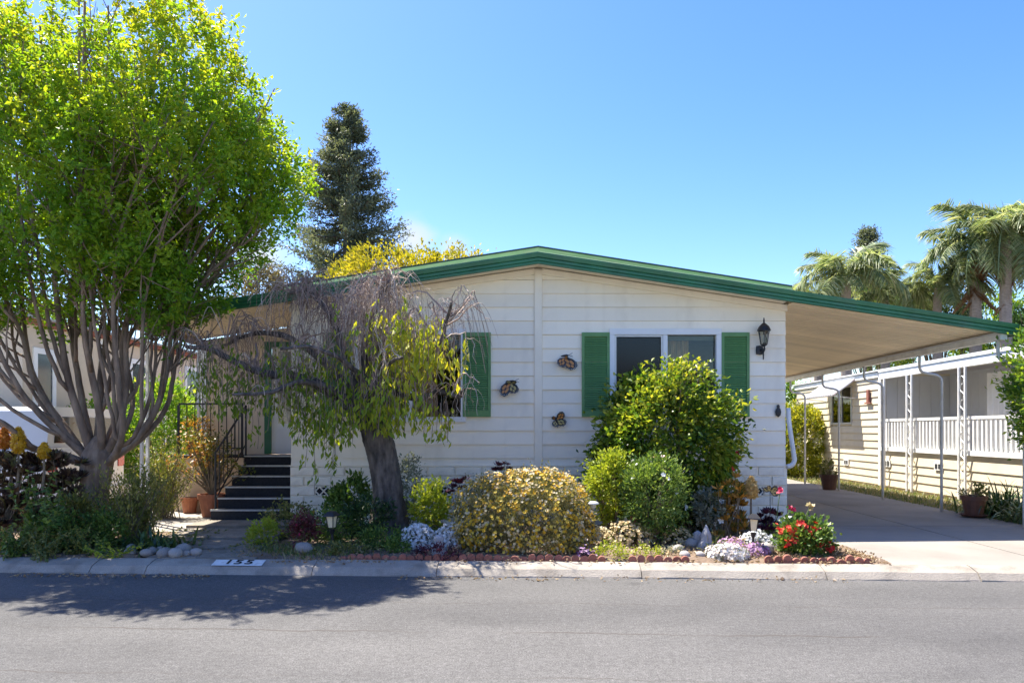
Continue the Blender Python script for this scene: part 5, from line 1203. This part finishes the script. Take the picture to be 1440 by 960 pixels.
# ---------------- the spreading tree (multi limbed, vase shaped)
YT = 9.4
tb = at(131, 750, YT)
tree = thing('spreading_tree', 'large leafy tree with a fan of bare limbs beside the left planting bed', 'tree', (tb[0], YT, .10))
def limb(pts, r0, r1, dy, k=26, y0=YT, curve=1.0):
    n = len(pts); out = []
    for i, (px, py) in enumerate(pts):
        u = i / (n - 1); Y = y0 + dy * u ** curve; p = at(px, py, YT)          # shape as seen at the trunk's distance
        out.append((p[0], Y, p[2], r0 + (r1 - r0) * u ** .7))
    P = smoothpath(out, k); P[1:-1, :3] += np.cumsum(rng.normal(size=(k - 2, 3)) * .006, 0) * np.sin(np.linspace(0, pi, k - 2))[:, None]
    return P
g = G()
tr_ = smoothpath([(tb[0] - .02, YT, .06, .27), (tb[0], YT, .22, .185), (tb[0] + .01, YT, .45, .155), (*at(133, 690, YT), .15), (*at(136, 662, YT), .165), (*at(138, 640, YT), .165), (*at(138, 622, YT), .09), (*at(138, 612, YT), .03)], 34)
th = np.arange(36) / 36 * 2 * pi
V = []
for j, (x, y, z, r) in enumerate(tr_):
    rr = r * (1 + .08 * np.sin(th * 3 + 1.0 + j * .03) + .07 * np.abs(np.sin(th * 5 + 2 + j * .05)) + .04 * np.sin(th * 11 + j * .08) + .012 * rng.normal(size=36)); V.append(np.stack([x + rr * np.cos(th), y + rr * np.sin(th), np.full(36, z)], 1))
idx = np.arange(len(tr_) * 36).reshape(len(tr_), 36); F = np.stack([idx[:-1], np.roll(idx[:-1], -1, 1), np.roll(idx[1:], -1, 1), idx[1:]], -1).reshape(-1, 4)
g.add(np.vstack(V), F)
part(tree, 'trunk', g, bark_c, None, True)
LIMBS = [([(126, 655), (95, 640), (62, 632), (30, 600), (-15, 575), (-60, 500), (-85, 380)], .085, -.5), ([(126, 650), (88, 606), (50, 566), (18, 510), (2, 430), (-18, 330), (-25, 210)], .075, .5),
         ([(128, 648), (100, 612), (70, 570), (48, 510), (30, 430), (18, 300), (12, 170)], .07, -1.0), ([(132, 645), (108, 580), (88, 520), (68, 455), (62, 370), (58, 260), (50, 120)], .08, .9),
         ([(132, 645), (116, 585), (100, 510), (96, 430), (90, 330), (88, 200), (86, 60)], .085, -.4), ([(136, 645), (128, 580), (118, 500), (120, 420), (124, 310), (128, 180), (132, 20)], .08, 1.2),
         ([(140, 648), (152, 600), (150, 520), (150, 440), (158, 330), (170, 210), (180, 60)], .085, -.9), ([(140, 645), (158, 590), (166, 530), (158, 470), (180, 350), (200, 220), (215, 70)], .07, .5),
         ([(144, 648), (170, 600), (184, 550), (188, 490), (196, 400), (215, 280), (235, 130)], .075, -.3), ([(146, 650), (180, 626), (208, 590), (226, 540), (236, 440), (252, 330), (285, 190)], .085, .3),
         ([(148, 655), (176, 634), (196, 600), (198, 520), (206, 430), (235, 330), (300, 210)], .075, -1.1), ([(148, 652), (190, 616), (216, 570), (222, 500), (240, 420), (300, 320), (345, 190)], .06, .9),
         ([(145, 650), (172, 590), (166, 545), (140, 470), (110, 380), (100, 250), (100, 110)], .055, 1.0), ([(120, 640), (84, 590), (52, 530), (40, 470), (5, 390), (-30, 290), (-60, 200)], .055, -.2)]
bg_ = G(); paths = []
for pts, r0, dy in LIMBS:
    P = limb(pts, r0, .020, dy); paths.append(P); P[:, 3] *= .72; bg_.tube(P[:, :3], P[:, 3], 9)
    for f_ in range(2):
        i0 = int(rng.uniform(.16, .48) * 26); Q_ = P[i0:].copy(); u_ = np.linspace(0, 1, len(Q_)); sx_ = rng.choice((-1, 1)) * rng.uniform(.25, .55); sy_ = rng.uniform(-.6, .6)
        Q_[:, 0] += sx_ * (u_ ** .6) * (1 - .2 * u_); Q_[:, 1] += sy_ * u_ ** .6; Q_[1:, :3] += np.cumsum(rng.normal(size=(len(Q_) - 1, 3)) * .008, 0); Q_[:, 3] *= .68
        bg_.tube(Q_[:, :3], Q_[:, 3], 7); paths.append(Q_)
sub = []
# the low side branches on the right that hold the outer foliage
for pts, r0, dy, y0 in (([(238, 440), (285, 385), (330, 350), (385, 305)], .030, -.2, YT + .25), ([(228, 430), (262, 400), (290, 355), (318, 320)], .025, .3, YT + .2), ([(246, 380), (300, 300), (360, 250), (402, 225)], .025, .2, YT + .2),
                        ([(262, 300), (320, 230), (370, 180), (398, 140)], .025, -.3, YT), ([(20, 510), (-10, 470), (-40, 440), (-70, 430)], .025, .2, YT), ([(60, 460), (35, 420), (20, 380), (10, 340)], .02, -.6, YT - .5)):
    P = limb(pts, r0, .008, dy, 14, y0); bg_.tube(P[:, :3], P[:, 3], 6); sub.append(P)
def in_crown(P, pad=1.0):
    x, y, z = P[:, 0] + 5.22, P[:, 1] - YT, P[:, 2] - 4.55
    rx = np.where(x < 0, 2.75, 2.14) * pad; rz = np.where(z > 0, 2.55, np.where(x > -.3, 1.75, 2.1)) * pad
    th = np.arctan2(z, x); w = 1 + .07 * np.sin(th * 5 + 1) + .05 * np.sin(th * 9 + y * 2)
    return (x / rx / w) ** 2 + (y / (1.7 * pad)) ** 2 + (z / rz / w) ** 2 < 1
twP, twR, ends = [], [], []
src = [(P, .42) for P in paths] + [(P, .25) for P in sub]
for P, lo in src:
    k = len(P); L_ = np.linalg.norm(P[-1, :3] - P[0, :3])
    for j in range(int(5 + 2.2 * L_)):
        u = rng.uniform(lo, 1) ; i = min(k - 2, int(u * (k - 1))); p = P[i, :3]; tdir = P[i + 1, :3] - P[i, :3]; tdir /= np.linalg.norm(tdir)
        out = np.array((p[0] + 5.2, p[1] - YT, .0)); out /= np.linalg.norm(out) + .4
        d = tdir * .7 + unit(1)[0] * .75 + out * .55 + np.array((0, 0, .25)); d /= np.linalg.norm(d); ln = rng.uniform(.45, 1.15)
        t = np.linspace(0, 1, 6)[:, None]; q = p + d * ln * t + np.array((0, 0, .18 * ln)) * t ** 2 + np.cumsum(rng.normal(size=(6, 3)) * .02, 0) * t
        if not in_crown(q[-1:], 1.05)[0]: continue
        twP.append(q); twR.append(np.linspace(.016, .004, 6) * rng.uniform(.6, 1.1)); ends.append(q[3]); ends.append(q[-1]); 
        for s_ in range(2):
            d2 = d * .6 + unit(1)[0]; d2 /= np.linalg.norm(d2); q2 = q[2 + s_] + d2 * ln * .6 * t + np.array((0, 0, .1)) * t ** 2
            if in_crown(q2[-1:], 1.05)[0]: twP.append(q2); twR.append(np.linspace(.007, .003, 6)); ends.append(q2[-1]); ends.append(q2[4])
bg_.tubes(np.array(twP), np.array(twR), 4)
part(tree, 'branches', bg_, bark_c, None, True)
E_ = np.array(ends)
# foliage: leafy sprays at the twig ends, and sprays spread through the crown (thinner towards the bare limbs)
Q = np.stack([rng.uniform(-8.3, -2.8, 11500), rng.uniform(YT - 2.1, YT + 2.1, 11500), rng.uniform(2.3, 7.4, 11500)], 1); Q = Q[in_crown(Q)]
pr = np.clip((Q[:, 2] - 2.5) / 1.1, .14, 1); Q = Q[rng.uniform(size=len(Q)) < pr * .95]
E_ = E_[rng.uniform(size=len(E_)) < np.clip((E_[:, 2] - 2.2) / 1.0, .35, 1)]
Cn = np.concatenate([E_, Q]); gap = np.sin(Cn[:, 0] * 3.1 + Cn[:, 2] * 1.3) + np.sin(Cn[:, 1] * 3.4 - Cn[:, 0] * 1.1 + 1) + np.sin(Cn[:, 2] * 3.7 + Cn[:, 1] * 1.7); Cn = Cn[gap + rng.normal(size=len(Cn)) * .35 > -.75]; print('crape clusters', len(E_), len(Q))
nl = 27; k = np.repeat(np.arange(len(Cn)), nl); base_r = rng.uniform(0, 1, len(Cn))
# each spray is an upright shoot with leaves along it
sd = unit(len(Cn)) * .6 + np.array([0, 0, .7]); sl = rng.uniform(.10, .34, len(Cn)); u = rng.uniform(-.3, 1, len(k))
P_ = Cn[k] + sd[k] * (sl[k] * u)[:, None] + rng.normal(size=(len(k), 3)) * .035
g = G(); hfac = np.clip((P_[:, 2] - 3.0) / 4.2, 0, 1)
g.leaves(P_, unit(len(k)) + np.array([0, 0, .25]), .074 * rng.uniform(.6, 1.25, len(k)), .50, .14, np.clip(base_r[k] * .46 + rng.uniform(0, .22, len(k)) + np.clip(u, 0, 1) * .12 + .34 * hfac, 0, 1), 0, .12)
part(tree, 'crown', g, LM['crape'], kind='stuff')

# ---------------- the weeping tree before the house
YW_ = 9.55
wb = at(548, 740, YW_)
wt = thing('weeping_tree', 'weeping tree with thick dark trunk and bare drooping twigs before the left window', 'tree', (wb[0], YW_, .10))
sp = [(*at(552, 748, YW_), .30), (*at(548, 725, YW_), .215), (*at(546, 690, YW_), .178), (*at(541, 655, YW_), .175), (*at(533, 620, YW_), .18), (*at(525, 592, YW_), .19), (*at(515, 572, YW_), .20)]
sp[0] = (sp[0][0], YW_, .05, .32); tp = smoothpath(sp, 64); n_ = 44; pid = rng.uniform(0, 6.28, 4); th = np.arange(n_) / n_ * 2 * pi; V = []
for j, (x, y, z, r) in enumerate(tp):
    rr = r * (1 + .09 * np.sin(th * 2 + j * .04) + .05 * np.sin(th * 5 + 2 + j * .07) + .055 * np.abs(np.sin(th * 8 + 1.2 * np.sin(j * .11) + pid[0])) ** .5 - .05 + .03 * np.sin(th * 13 + 2 * np.sin(j * .19)) + .022 * rng.normal(size=n_) + (.16 * max(0, 1 - j / 10.) * np.abs(np.sin(th * 2.5)))); V.append(np.stack([x + rr * np.cos(th), y + rr * .9 * np.sin(th), np.full(n_, z)], 1))
idx = np.arange(len(tp) * n_).reshape(len(tp), n_); F = np.stack([idx[:-1], np.roll(idx[:-1], -1, 1), np.roll(idx[1:], -1, 1), idx[1:]], -1).reshape(-1, 4)
g = G().add(np.vstack(V), F); g.F.append(np.array([idx[-1]])); g.M.append(np.array([0])); part(wt, 'trunk', g, bark_d, None, True)
WL = [([(508, 580), (478, 560), (440, 535), (395, 530), (350, 512), (312, 496), (280, 492)], .085, .020, -.35), ([(510, 575), (482, 540), (456, 506), (415, 478), (368, 468), (325, 472), (296, 480)], .070, .016, .45),
      ([(512, 575), (496, 530), (478, 480), (462, 440), (440, 415), (420, 420)], .060, .015, -.35), ([(515, 575), (510, 520), (505, 465), (512, 420), (505, 398)], .075, .02, .25),
      ([(520, 575), (535, 520), (532, 465), (545, 425), (562, 408)], .060, .015, -.6), ([(518, 575), (528, 530), (550, 500), (558, 450), (540, 420)], .055, .015, .6),
      ([(530, 580), (556, 556), (588, 560), (618, 556), (645, 562), (655, 548)], .065, .014, -.25), ([(528, 575), (555, 525), (585, 490), (618, 462), (640, 442), (652, 434)], .060, .012, .15),
      ([(530, 578), (570, 545), (600, 520), (628, 490), (640, 455), (645, 440)], .05, .012, -.8), ([(508, 575), (470, 548), (430, 540), (400, 555), (372, 560)], .05, .012, -1.0),
      ([(520, 572), (512, 540), (500, 520), (470, 500), (440, 505)], .05, .012, -1.2), ([(526, 572), (548, 540), (570, 520), (590, 515)], .045, .012, -1.2)]
lg = G(); lp = []
for pts, r0, r1, dy in WL:
    n = len(pts); o_ = [(*(lambda p: (p[0], YW_ + dy * (i / (n - 1)), p[2]))(at(px, py, YW_)), r0 + (r1 - r0) * (i / (n - 1)) ** .6) for i, (px, py) in enumerate(pts)]
    P = smoothpath(o_, 22); P[:, 3] *= 1.25; P[2:-1, :3] += np.cumsum(rng.normal(size=(19, 3)) * .010, 0) * np.sin(np.linspace(0, pi, 19))[:, None]; lp.append(P); lg.tube(P[:, :3], P[:, 3], 8)
part(wt, 'limbs', lg, bark_d, None, True)
# drooping twigs: arch out of the limbs, then hang
dens = [95, 85, 165, 185, 150, 95, 18, 30, 20, 14, 10, 12]
TP, TR = [], []; kk = 11; t = np.linspace(0, 1, kk)
for li, (P, cnt) in enumerate(zip(lp, dens)):
    for j in range(int(cnt * .72)):
        u = rng.uniform(.30 if li not in (2, 3, 4, 5) else .5, 1.0); i = int(u * (len(P) - 1)); p = P[i, :3]
        a = rng.uniform(0, 2 * pi); dh = np.array((cos(a), sin(a) * .8, 0))
        if li in (0, 1): dh[0] -= .15
        top_ = li in (2, 3, 4, 5); reach = rng.uniform(.12, .62 if top_ else .36); rise = rng.uniform(.05, .34 if top_ else .26); fall = rng.uniform(.20, .85 if top_ else .62) * (1 if top_ else .72)
        q = p[None] + dh * (reach * (1 - (1 - t) ** 1.8))[:, None]; q[:, 2] += rise * np.sin(np.minimum(t * 2.2, 1) * pi / 2) * 1.0 - (rise + fall) * np.clip(t - .22, 0, 1) ** 1.45 * 1.25
        q += np.cumsum(rng.normal(size=(kk, 3)) * .021, 0); q[:, 1] = np.minimum(q[:, 1], 10.84)
        TP.append(q); TR.append(np.linspace(1, .4, kk) * rng.uniform(.0036, .0075))
        for e in range(2):                                    # side twigs
            i2 = rng.integers(2, 7); d2 = unit(1)[0] * np.array((1, 1, .4)); q2 = q[i2] + d2 * (rng.uniform(.08, .24) * (1 - (1 - t) ** 2))[:, None]; q2[:, 2] -= rng.uniform(.15, .5) * t ** 1.7; q2 += np.cumsum(rng.normal(size=(kk, 3)) * .008, 0); q2[:, 1] = np.minimum(q2[:, 1], 10.84)
            TP.append(q2); TR.append(np.linspace(1, .5, kk) * rng.uniform(.0024, .0038))
# a few long arching sprays sticking out
for (px, py, sx, rise, fall) in ((318, 478, .30, .42, .35), (318, 478, -.28, .45, .4), (318, 480, .12, .38, .3), (545, 412, .28, .32, .3), (560, 408, .32, .25, .22), (640, 440, .38, .22, .7), (648, 440, .45, .15, .5), (640, 445, -.25, .2, .5), (645, 440, .30, .25, .9), (630, 455, .42, .28, 1.0)):
    for e in range(3):
        p = at(px, py, YW_ + rng.uniform(-.2, .2)); q = p[None] + np.array((sx * rng.uniform(.8, 1.3), rng.uniform(-.2, .2), 0)) * (t ** .8)[:, None]; q[:, 2] += rise * np.sin(np.minimum(t * 1.8, 1) * pi / 2) - (rise + fall) * np.clip(t - .4, 0, 1) ** 1.6 * 1.6; TP.append(q); TR.append(np.linspace(1, .4, kk) * .006)
for li in (0, 1, 2, 3, 4, 5, 6, 7, 8):                              # stouter crooked boughs that carry the twigs
    P = lp[li]
    for e in range(5):
        i = int(rng.uniform(.35, .98) * (len(P) - 1)); p = P[i, :3]; a = rng.uniform(0, 2 * pi); dh = np.array((cos(a), sin(a) * .7, 0)); R_ = rng.uniform(.25, .55)
        q = p[None] + dh * (R_ * (1 - (1 - t) ** 1.5))[:, None]; q[:, 2] += rng.uniform(.12, .34) * np.sin(np.minimum(t * 1.9, 1) * pi / 2) - rng.uniform(.3, .6) * np.clip(t - .4, 0, 1) ** 1.3; q += np.cumsum(rng.normal(size=(kk, 3)) * .022, 0); q[:, 1] = np.minimum(q[:, 1], 10.84)
        TP.append(q); TR.append(np.linspace(1, .3, kk) * rng.uniform(.010, .017))
TP, TR = np.array(TP), np.array(TR); pale = rng.uniform(size=len(TP)) < np.where(TP[:, 0, 0] > atx(500, YW_), .5, .12)
tw = G(); tw.tubes(TP[~pale], TR[~pale], 3, 0); tw.tubes(TP[pale], TR[pale], 3, 1); print('twigs', len(TP))
part(wt, 'twigs', tw, [twig_m, twig_l], kind='stuff')
# leaves hanging along some of the twigs
g = G()
def hang(zone, nl, L, lo, hi, tmin=.3):
    x0, x1, z0, z1 = zone; sel = np.where((TP[:, -1, 0] > x0) & (TP[:, -1, 0] < x1) & (TP[:, -1, 2] < z1) & (TP[:, -1, 2] > z0))[0]
    if len(sel) == 0: return
    k = rng.choice(sel, nl); u = rng.uniform(tmin, 1, nl) * (kk - 1); i = np.minimum(u.astype(int), kk - 2); f = (u - i)[:, None]
    P_ = TP[k, i] * (1 - f) + TP[k, i + 1] * f; A_ = unit(nl) * .55 + np.array([0, -.1, -.9]); g.leaves(P_, A_, L * rng.uniform(.6, 1.2, nl), .42, .10, rng.uniform(lo, hi, nl), 0, .1)
X = lambda px: atx(px, YW_)
Zt = lambda py: at(0, py, YW_)[2]
def lone(cx, cy, sx, sy, n, L, lo, hi, dyr=(-.9, .3)):
    """leafy shoots hanging in a part of the crown"""
    m = n // 9; C0 = np.stack([rng.normal(X(cx), sx, m), rng.uniform(*dyr, m) + YW_, rng.normal(Zt(cy), sy, m)], 1); k = np.repeat(np.arange(m), 9); u = rng.uniform(-.5, .5, len(k))
    P_ = C0[k] + np.stack([rng.normal(size=len(k)) * .035, rng.normal(size=len(k)) * .035, u * .34], 1); P_[:, 1] = np.minimum(P_[:, 1], 10.82)
    A_ = unit(len(k)) * .6 + np.array([0, -.1, -.85]); g.leaves(P_, A_, L * rng.uniform(.6, 1.25, len(k)), .42, .1, rng.uniform(lo, hi, len(k)), 0, .1)
    q = np.stack([C0 + np.array((0, 0, .30)), C0 + np.array((.02, 0, .05)), C0 - np.array((0, 0, .17))], 1); q[:, :, 1] = np.minimum(q[:, :, 1], 10.82); lone.T.append(q)
lone.T = []
lone(595, 500, .20, .18, 420, .115, .6, 1, (-.9, -.2)); lone(590, 505, .27, 0.22, 664, .095, .45, 1, (-.6, .2)); lone(545, 575, .26, 0.1, 655, .10, .3, .85, (-.9, .0)); lone(470, 590, .28, 0.13, 491, .095, .1, .6, (-.8, .4)); lone(390, 530, .42, 0.2, 561, .085, .05, .5, (-.5, .6)); lone(440, 545, .35, 0.2, 456, .085, .05, .6, (-.7, .5)); lone(520, 520, .35, 0.22, 390, .085, .2, .8); lone(310, 520, .2, 0.14, 214, .08, .05, .5); lone(345, 560, .16, 0.22, 175, .085, .05, .45); lone(480, 640, .14, 0.1, 70, .08, .2, .7, (-.9, -.3)); lone(625, 600, .10, 0.05, 70, .085, .4, .9, (-.5, -.2)); lone(575, 470, .25, 0.08, 156, .07, .4, 1)
part(wt, 'leaves', g, LM['cherry'], kind='stuff')
sg = G(); T_ = np.concatenate(lone.T); sg.tubes(T_, np.full(T_.shape[:2], .0035), 3); part(wt, 'leaf_shoots', sg, twig_m, kind='stuff')

# ---------------- the conifer beyond the roof
def conifer(label, X0, Y0, H, wid, n, z_lo, seed, L=.5, group=None, name='conifer_tree'):
    r2 = np.random.default_rng(seed); t = thing(name, label, 'tree', (X0, Y0, 0), group)
    g = G(); g.tube([(X0, Y0, 0), (X0 + .1, Y0, H * .5), (X0, Y0, H * .97)], [H * .022, H * .015, .04], 8); 
    nb = 260; zs = z_lo + (H - z_lo) * r2.uniform(0, 1, nb) ** .85; az = r2.uniform(0, 2 * pi, nb); bp = []; br = []; P_ = []; D_ = []; R_ = []
    for z, a in zip(zs, az):
        u = (z - z_lo) / (H - z_lo); rad = wid * (1 - u) ** .72 * r2.uniform(.6, 1.15) + .25; d = np.array((cos(a), sin(a), .12)); tt = np.linspace(0, 1, 6)[:, None]
        q = np.array((X0, Y0, z)) + d * rad * tt + np.array((0, 0, -.16 * rad)) * np.sin(tt * pi * .9) ; bp.append(q); br.append(np.linspace(.07, .015, 6))
        m = int(n / nb * (.4 + .9 * rad / wid)); uu = r2.uniform(.18, 1.04, m); i = np.minimum((uu * 5).astype(int), 4); f = (uu * 5 - i)[:, None]; f = np.clip(f, 0, 1)
        base = q[i] * (1 - f) + q[np.minimum(i + 1, 5)] * f; cl = r2.normal(size=(m, 3)) * np.array((.25, .25, .17)) * (.5 + .5 * rad / wid)
        P_.append(base + cl); D_.append(np.broadcast_to(d, (m, 3)) * .5 + r2.normal(size=(m, 3)) * .6 + np.array((0, 0, .12))); R_.append(np.clip(r2.uniform(0, .5) + r2.uniform(0, .5, m), 0, 1))
    g.tubes(np.array(bp), np.array(br), 4); part(t, 'trunk', g, mat('conifer_bark', (.11, .075, .055), .9, .3, 3))
    P_, D_, R_ = np.concatenate(P_), np.concatenate(D_), np.concatenate(R_); gg = G(); gg.leaves(P_, D_, L * rng.uniform(.5, 1.2, len(P_)), .34, .12, R_, 0, .1); part(t, 'crown', gg, LM['redwood'], kind='stuff'); return t
c = at(487, 147, 46); conifer('tall dark conifer rising beyond the roof on the left', c[0], 46, c[2], 4.8, 75000, 7.0, 3, .25)
c = at(1220, 322, 46); conifer('narrow dark conifer tip showing above the palms', c[0], 46, c[2], 1.9, 24000, 7.0, 4, .19)
def far_tree(name, label, px, py_top, Y, rx, rz, n, L, leaf, seed, nc=220, sig=.22, lump=.35):
    c = at(px, py_top, Y); zc = c[2] - rz; bush(name, label, 'tree', (c[0], Y, zc), (rx, rx * .8, rz), n, L, leaf, seed, nc=nc, sig=sig, lump=lump, nst=22, r0=.06, base=(c[0], Y, 0), zmin=zc - rz * .9, shell=.5, updir=.6)
    o = [o for o in COL.objects if o.name.startswith(name)][-1]
    return o
far_tree('golden_tree', 'golden leaved tree top just above the left roof slope', 575, 338, 25.5, 2.7, 1.5, 9000, .15, LM['goldtree'], 91, 260, .17)
far_tree('golden_tree', 'lower golden leaved tree beside the tall conifer foot', 500, 362, 26.5, 1.6, 1.2, 4500, .15, LM['goldtree'], 92, 160, .16)
far_tree('golden_tree', 'small golden tree top near the roof ridge', 655, 344, 27, 1.3, 1.2, 2600, .13, LM['goldtree'], 93, 110, .15)
far_tree('brown_tree', 'dry brownish tree beyond the left end of the porch roof', 368, 368, 27, 1.45, 1.3, 5200, .13, LM['browntree'], 94, 180, .16)
far_tree('brown_tree', 'smaller dry tree between the brown tree and the conifer', 418, 392, 28, .6, 1.0, 1600, .13, LM['browntree'], 95, 60, .14)
far_tree('tree', 'dark green tree far behind the left neighbour home', 60, 415, 32, 3.4, 1.6, 4500, .22, LM['citrus'], 96, 160, .25)
far_tree('dark_tree', 'dark leafy tree between the two palm groups', 1325, 388, 34, 1.9, 1.9, 6500, .18, LM['deepgreen'], 97, 240, .2)
far_tree('dark_tree', 'dark leafy tree below the left palm group', 1240, 402, 36, 3.0, 2.2, 7500, .2, LM['citrus'], 98, 240, .22)
far_tree('dark_tree', 'green tree behind the right palm trunks', 1395, 405, 36, 2.6, 2.6, 7000, .2, LM['citrus'], 99, 240, .22)
far_tree('dark_tree', 'green tree at the far right beyond the neighbour roof', 1450, 420, 33, 1.6, 2.0, 4200, .18, LM['deepgreen'], 100, 160, .2)
# ---------------- palms with arching feathery fronds
def frond_mesh(L, seed, droop, dead=False):
    r2 = np.random.default_rng(seed); k = 14; t = np.linspace(0, 1, k); R = np.stack([L * (t - .22 * t ** 2), np.zeros(k), L * (.55 * t - droop * t ** 2)], 1)
    g = G(); g.tube(R, np.linspace(.022, .005, k), 5, 0); n = 190; u = r2.uniform(.12, 1, n); i = np.minimum((u * (k - 1)).astype(int), k - 2); f = (u * (k - 1) - i)[:, None]; P_ = R[i] * (1 - f) + R[i + 1] * f
    sgn = np.where(np.arange(n) % 2, 1, -1); T_ = R[i + 1] - R[i]; T_ /= np.linalg.norm(T_, axis=1, keepdims=True); A_ = T_ * .55 + np.stack([np.zeros(n), sgn * .8, r2.normal(size=n) * .35 + .1], 1)
    g.blades(P_, A_, L * .25 * np.sin(np.clip(u * .9 + .1, 0, 1) * pi) ** .5 * r2.uniform(.7, 1.1, n), .015, r2.uniform(.1, .8, n), r2.uniform(0, 1, n), 0, 4)
    return g.mesh('frond', [LM['deadpalm'] if dead else LM['palm'], stem_g])
FR = [frond_mesh(1.0, s, d) for s, d in ((1, .62), (2, .85), (3, 1.1))]; DEADF = frond_mesh(1.0, 9, 1.6, True)
trunk_p = mat('palm_trunk', (.30, .25, .21), .9, .3, 8, sc=(1, 1, 6))
def palm(label, px, py_crown, Y, L, n, tr, seed, dead=0, lean=0):
    r2 = np.random.default_rng(seed); c = at(px, py_crown, Y); t = thing('palm_tree', label, 'palm', (c[0], Y, 0), 'palms beyond the carport')
    part(t, 'trunk', G().tube([(c[0] - lean, Y, 0), (c[0] - lean * .4, Y, c[2] * .5), (c[0], Y, c[2] - .5), (c[0], Y, c[2])], [tr * 1.1, tr, tr * .85, tr * .55], 10), trunk_p)
    for i in range(n):
        o = link('frond', FR[(i * 7) % 3 if i > n // 3 else i % 2], t, (0, 0, c[2] + r2.uniform(-.15, .2))); s = L * r2.uniform(.8, 1.15); o.scale = (s, s, s); o.rotation_euler = (0, r2.uniform(-.85, .0) if i < n // 2 else r2.uniform(-.2, .6), i * 2.4 + r2.uniform(-.3, .3))
    for i in range(dead):
        o = link('dead_frond', DEADF, t, (0, 0, c[2] - .35)); s = L * r2.uniform(.5, .75); o.scale = (s, s, s); o.rotation_euler = (0, r2.uniform(.7, 1.2), i * 2.1)
palm('palm with broad drooping crown nearest the roof end', 1190, 392, 30, 2.7, 22, .22, 1)
palm('low palm right of the narrow conifer', 1245, 412, 32, 2.4, 18, .2, 2)
palm('small palm peeking over the carport fascia at the left of the group', 1150, 418, 33, 2.0, 14, .18, 3)
palm('taller palm with a brown dead frond skirt', 1372, 348, 30, 2.7, 24, .24, 4, 10)
palm('tallest palm with pale trunk at the right edge', 1414, 335, 29, 2.9, 24, .24, 5, 2)
palm('dark palm between the two palm groups', 1318, 405, 31, 2.3, 16, .2, 6)
palm('palm leaning at the far right edge of the view', 1462, 330, 32, 2.9, 20, .24, 7)
# ---------------- leafy tree at the right edge
rt = bush('leafy_tree', 'bright green leafy tree cut by the right edge beside the carport corner', 'tree', (7.22, 10.25, 1.98), (.74, .70, 1.2), 9500, .085, LM['citrus'], 61, nc=300, sig=.085, lump=.22, nst=30, r0=.025, base=(7.35, 10.25, .10), zmin=.85, shell=.55)
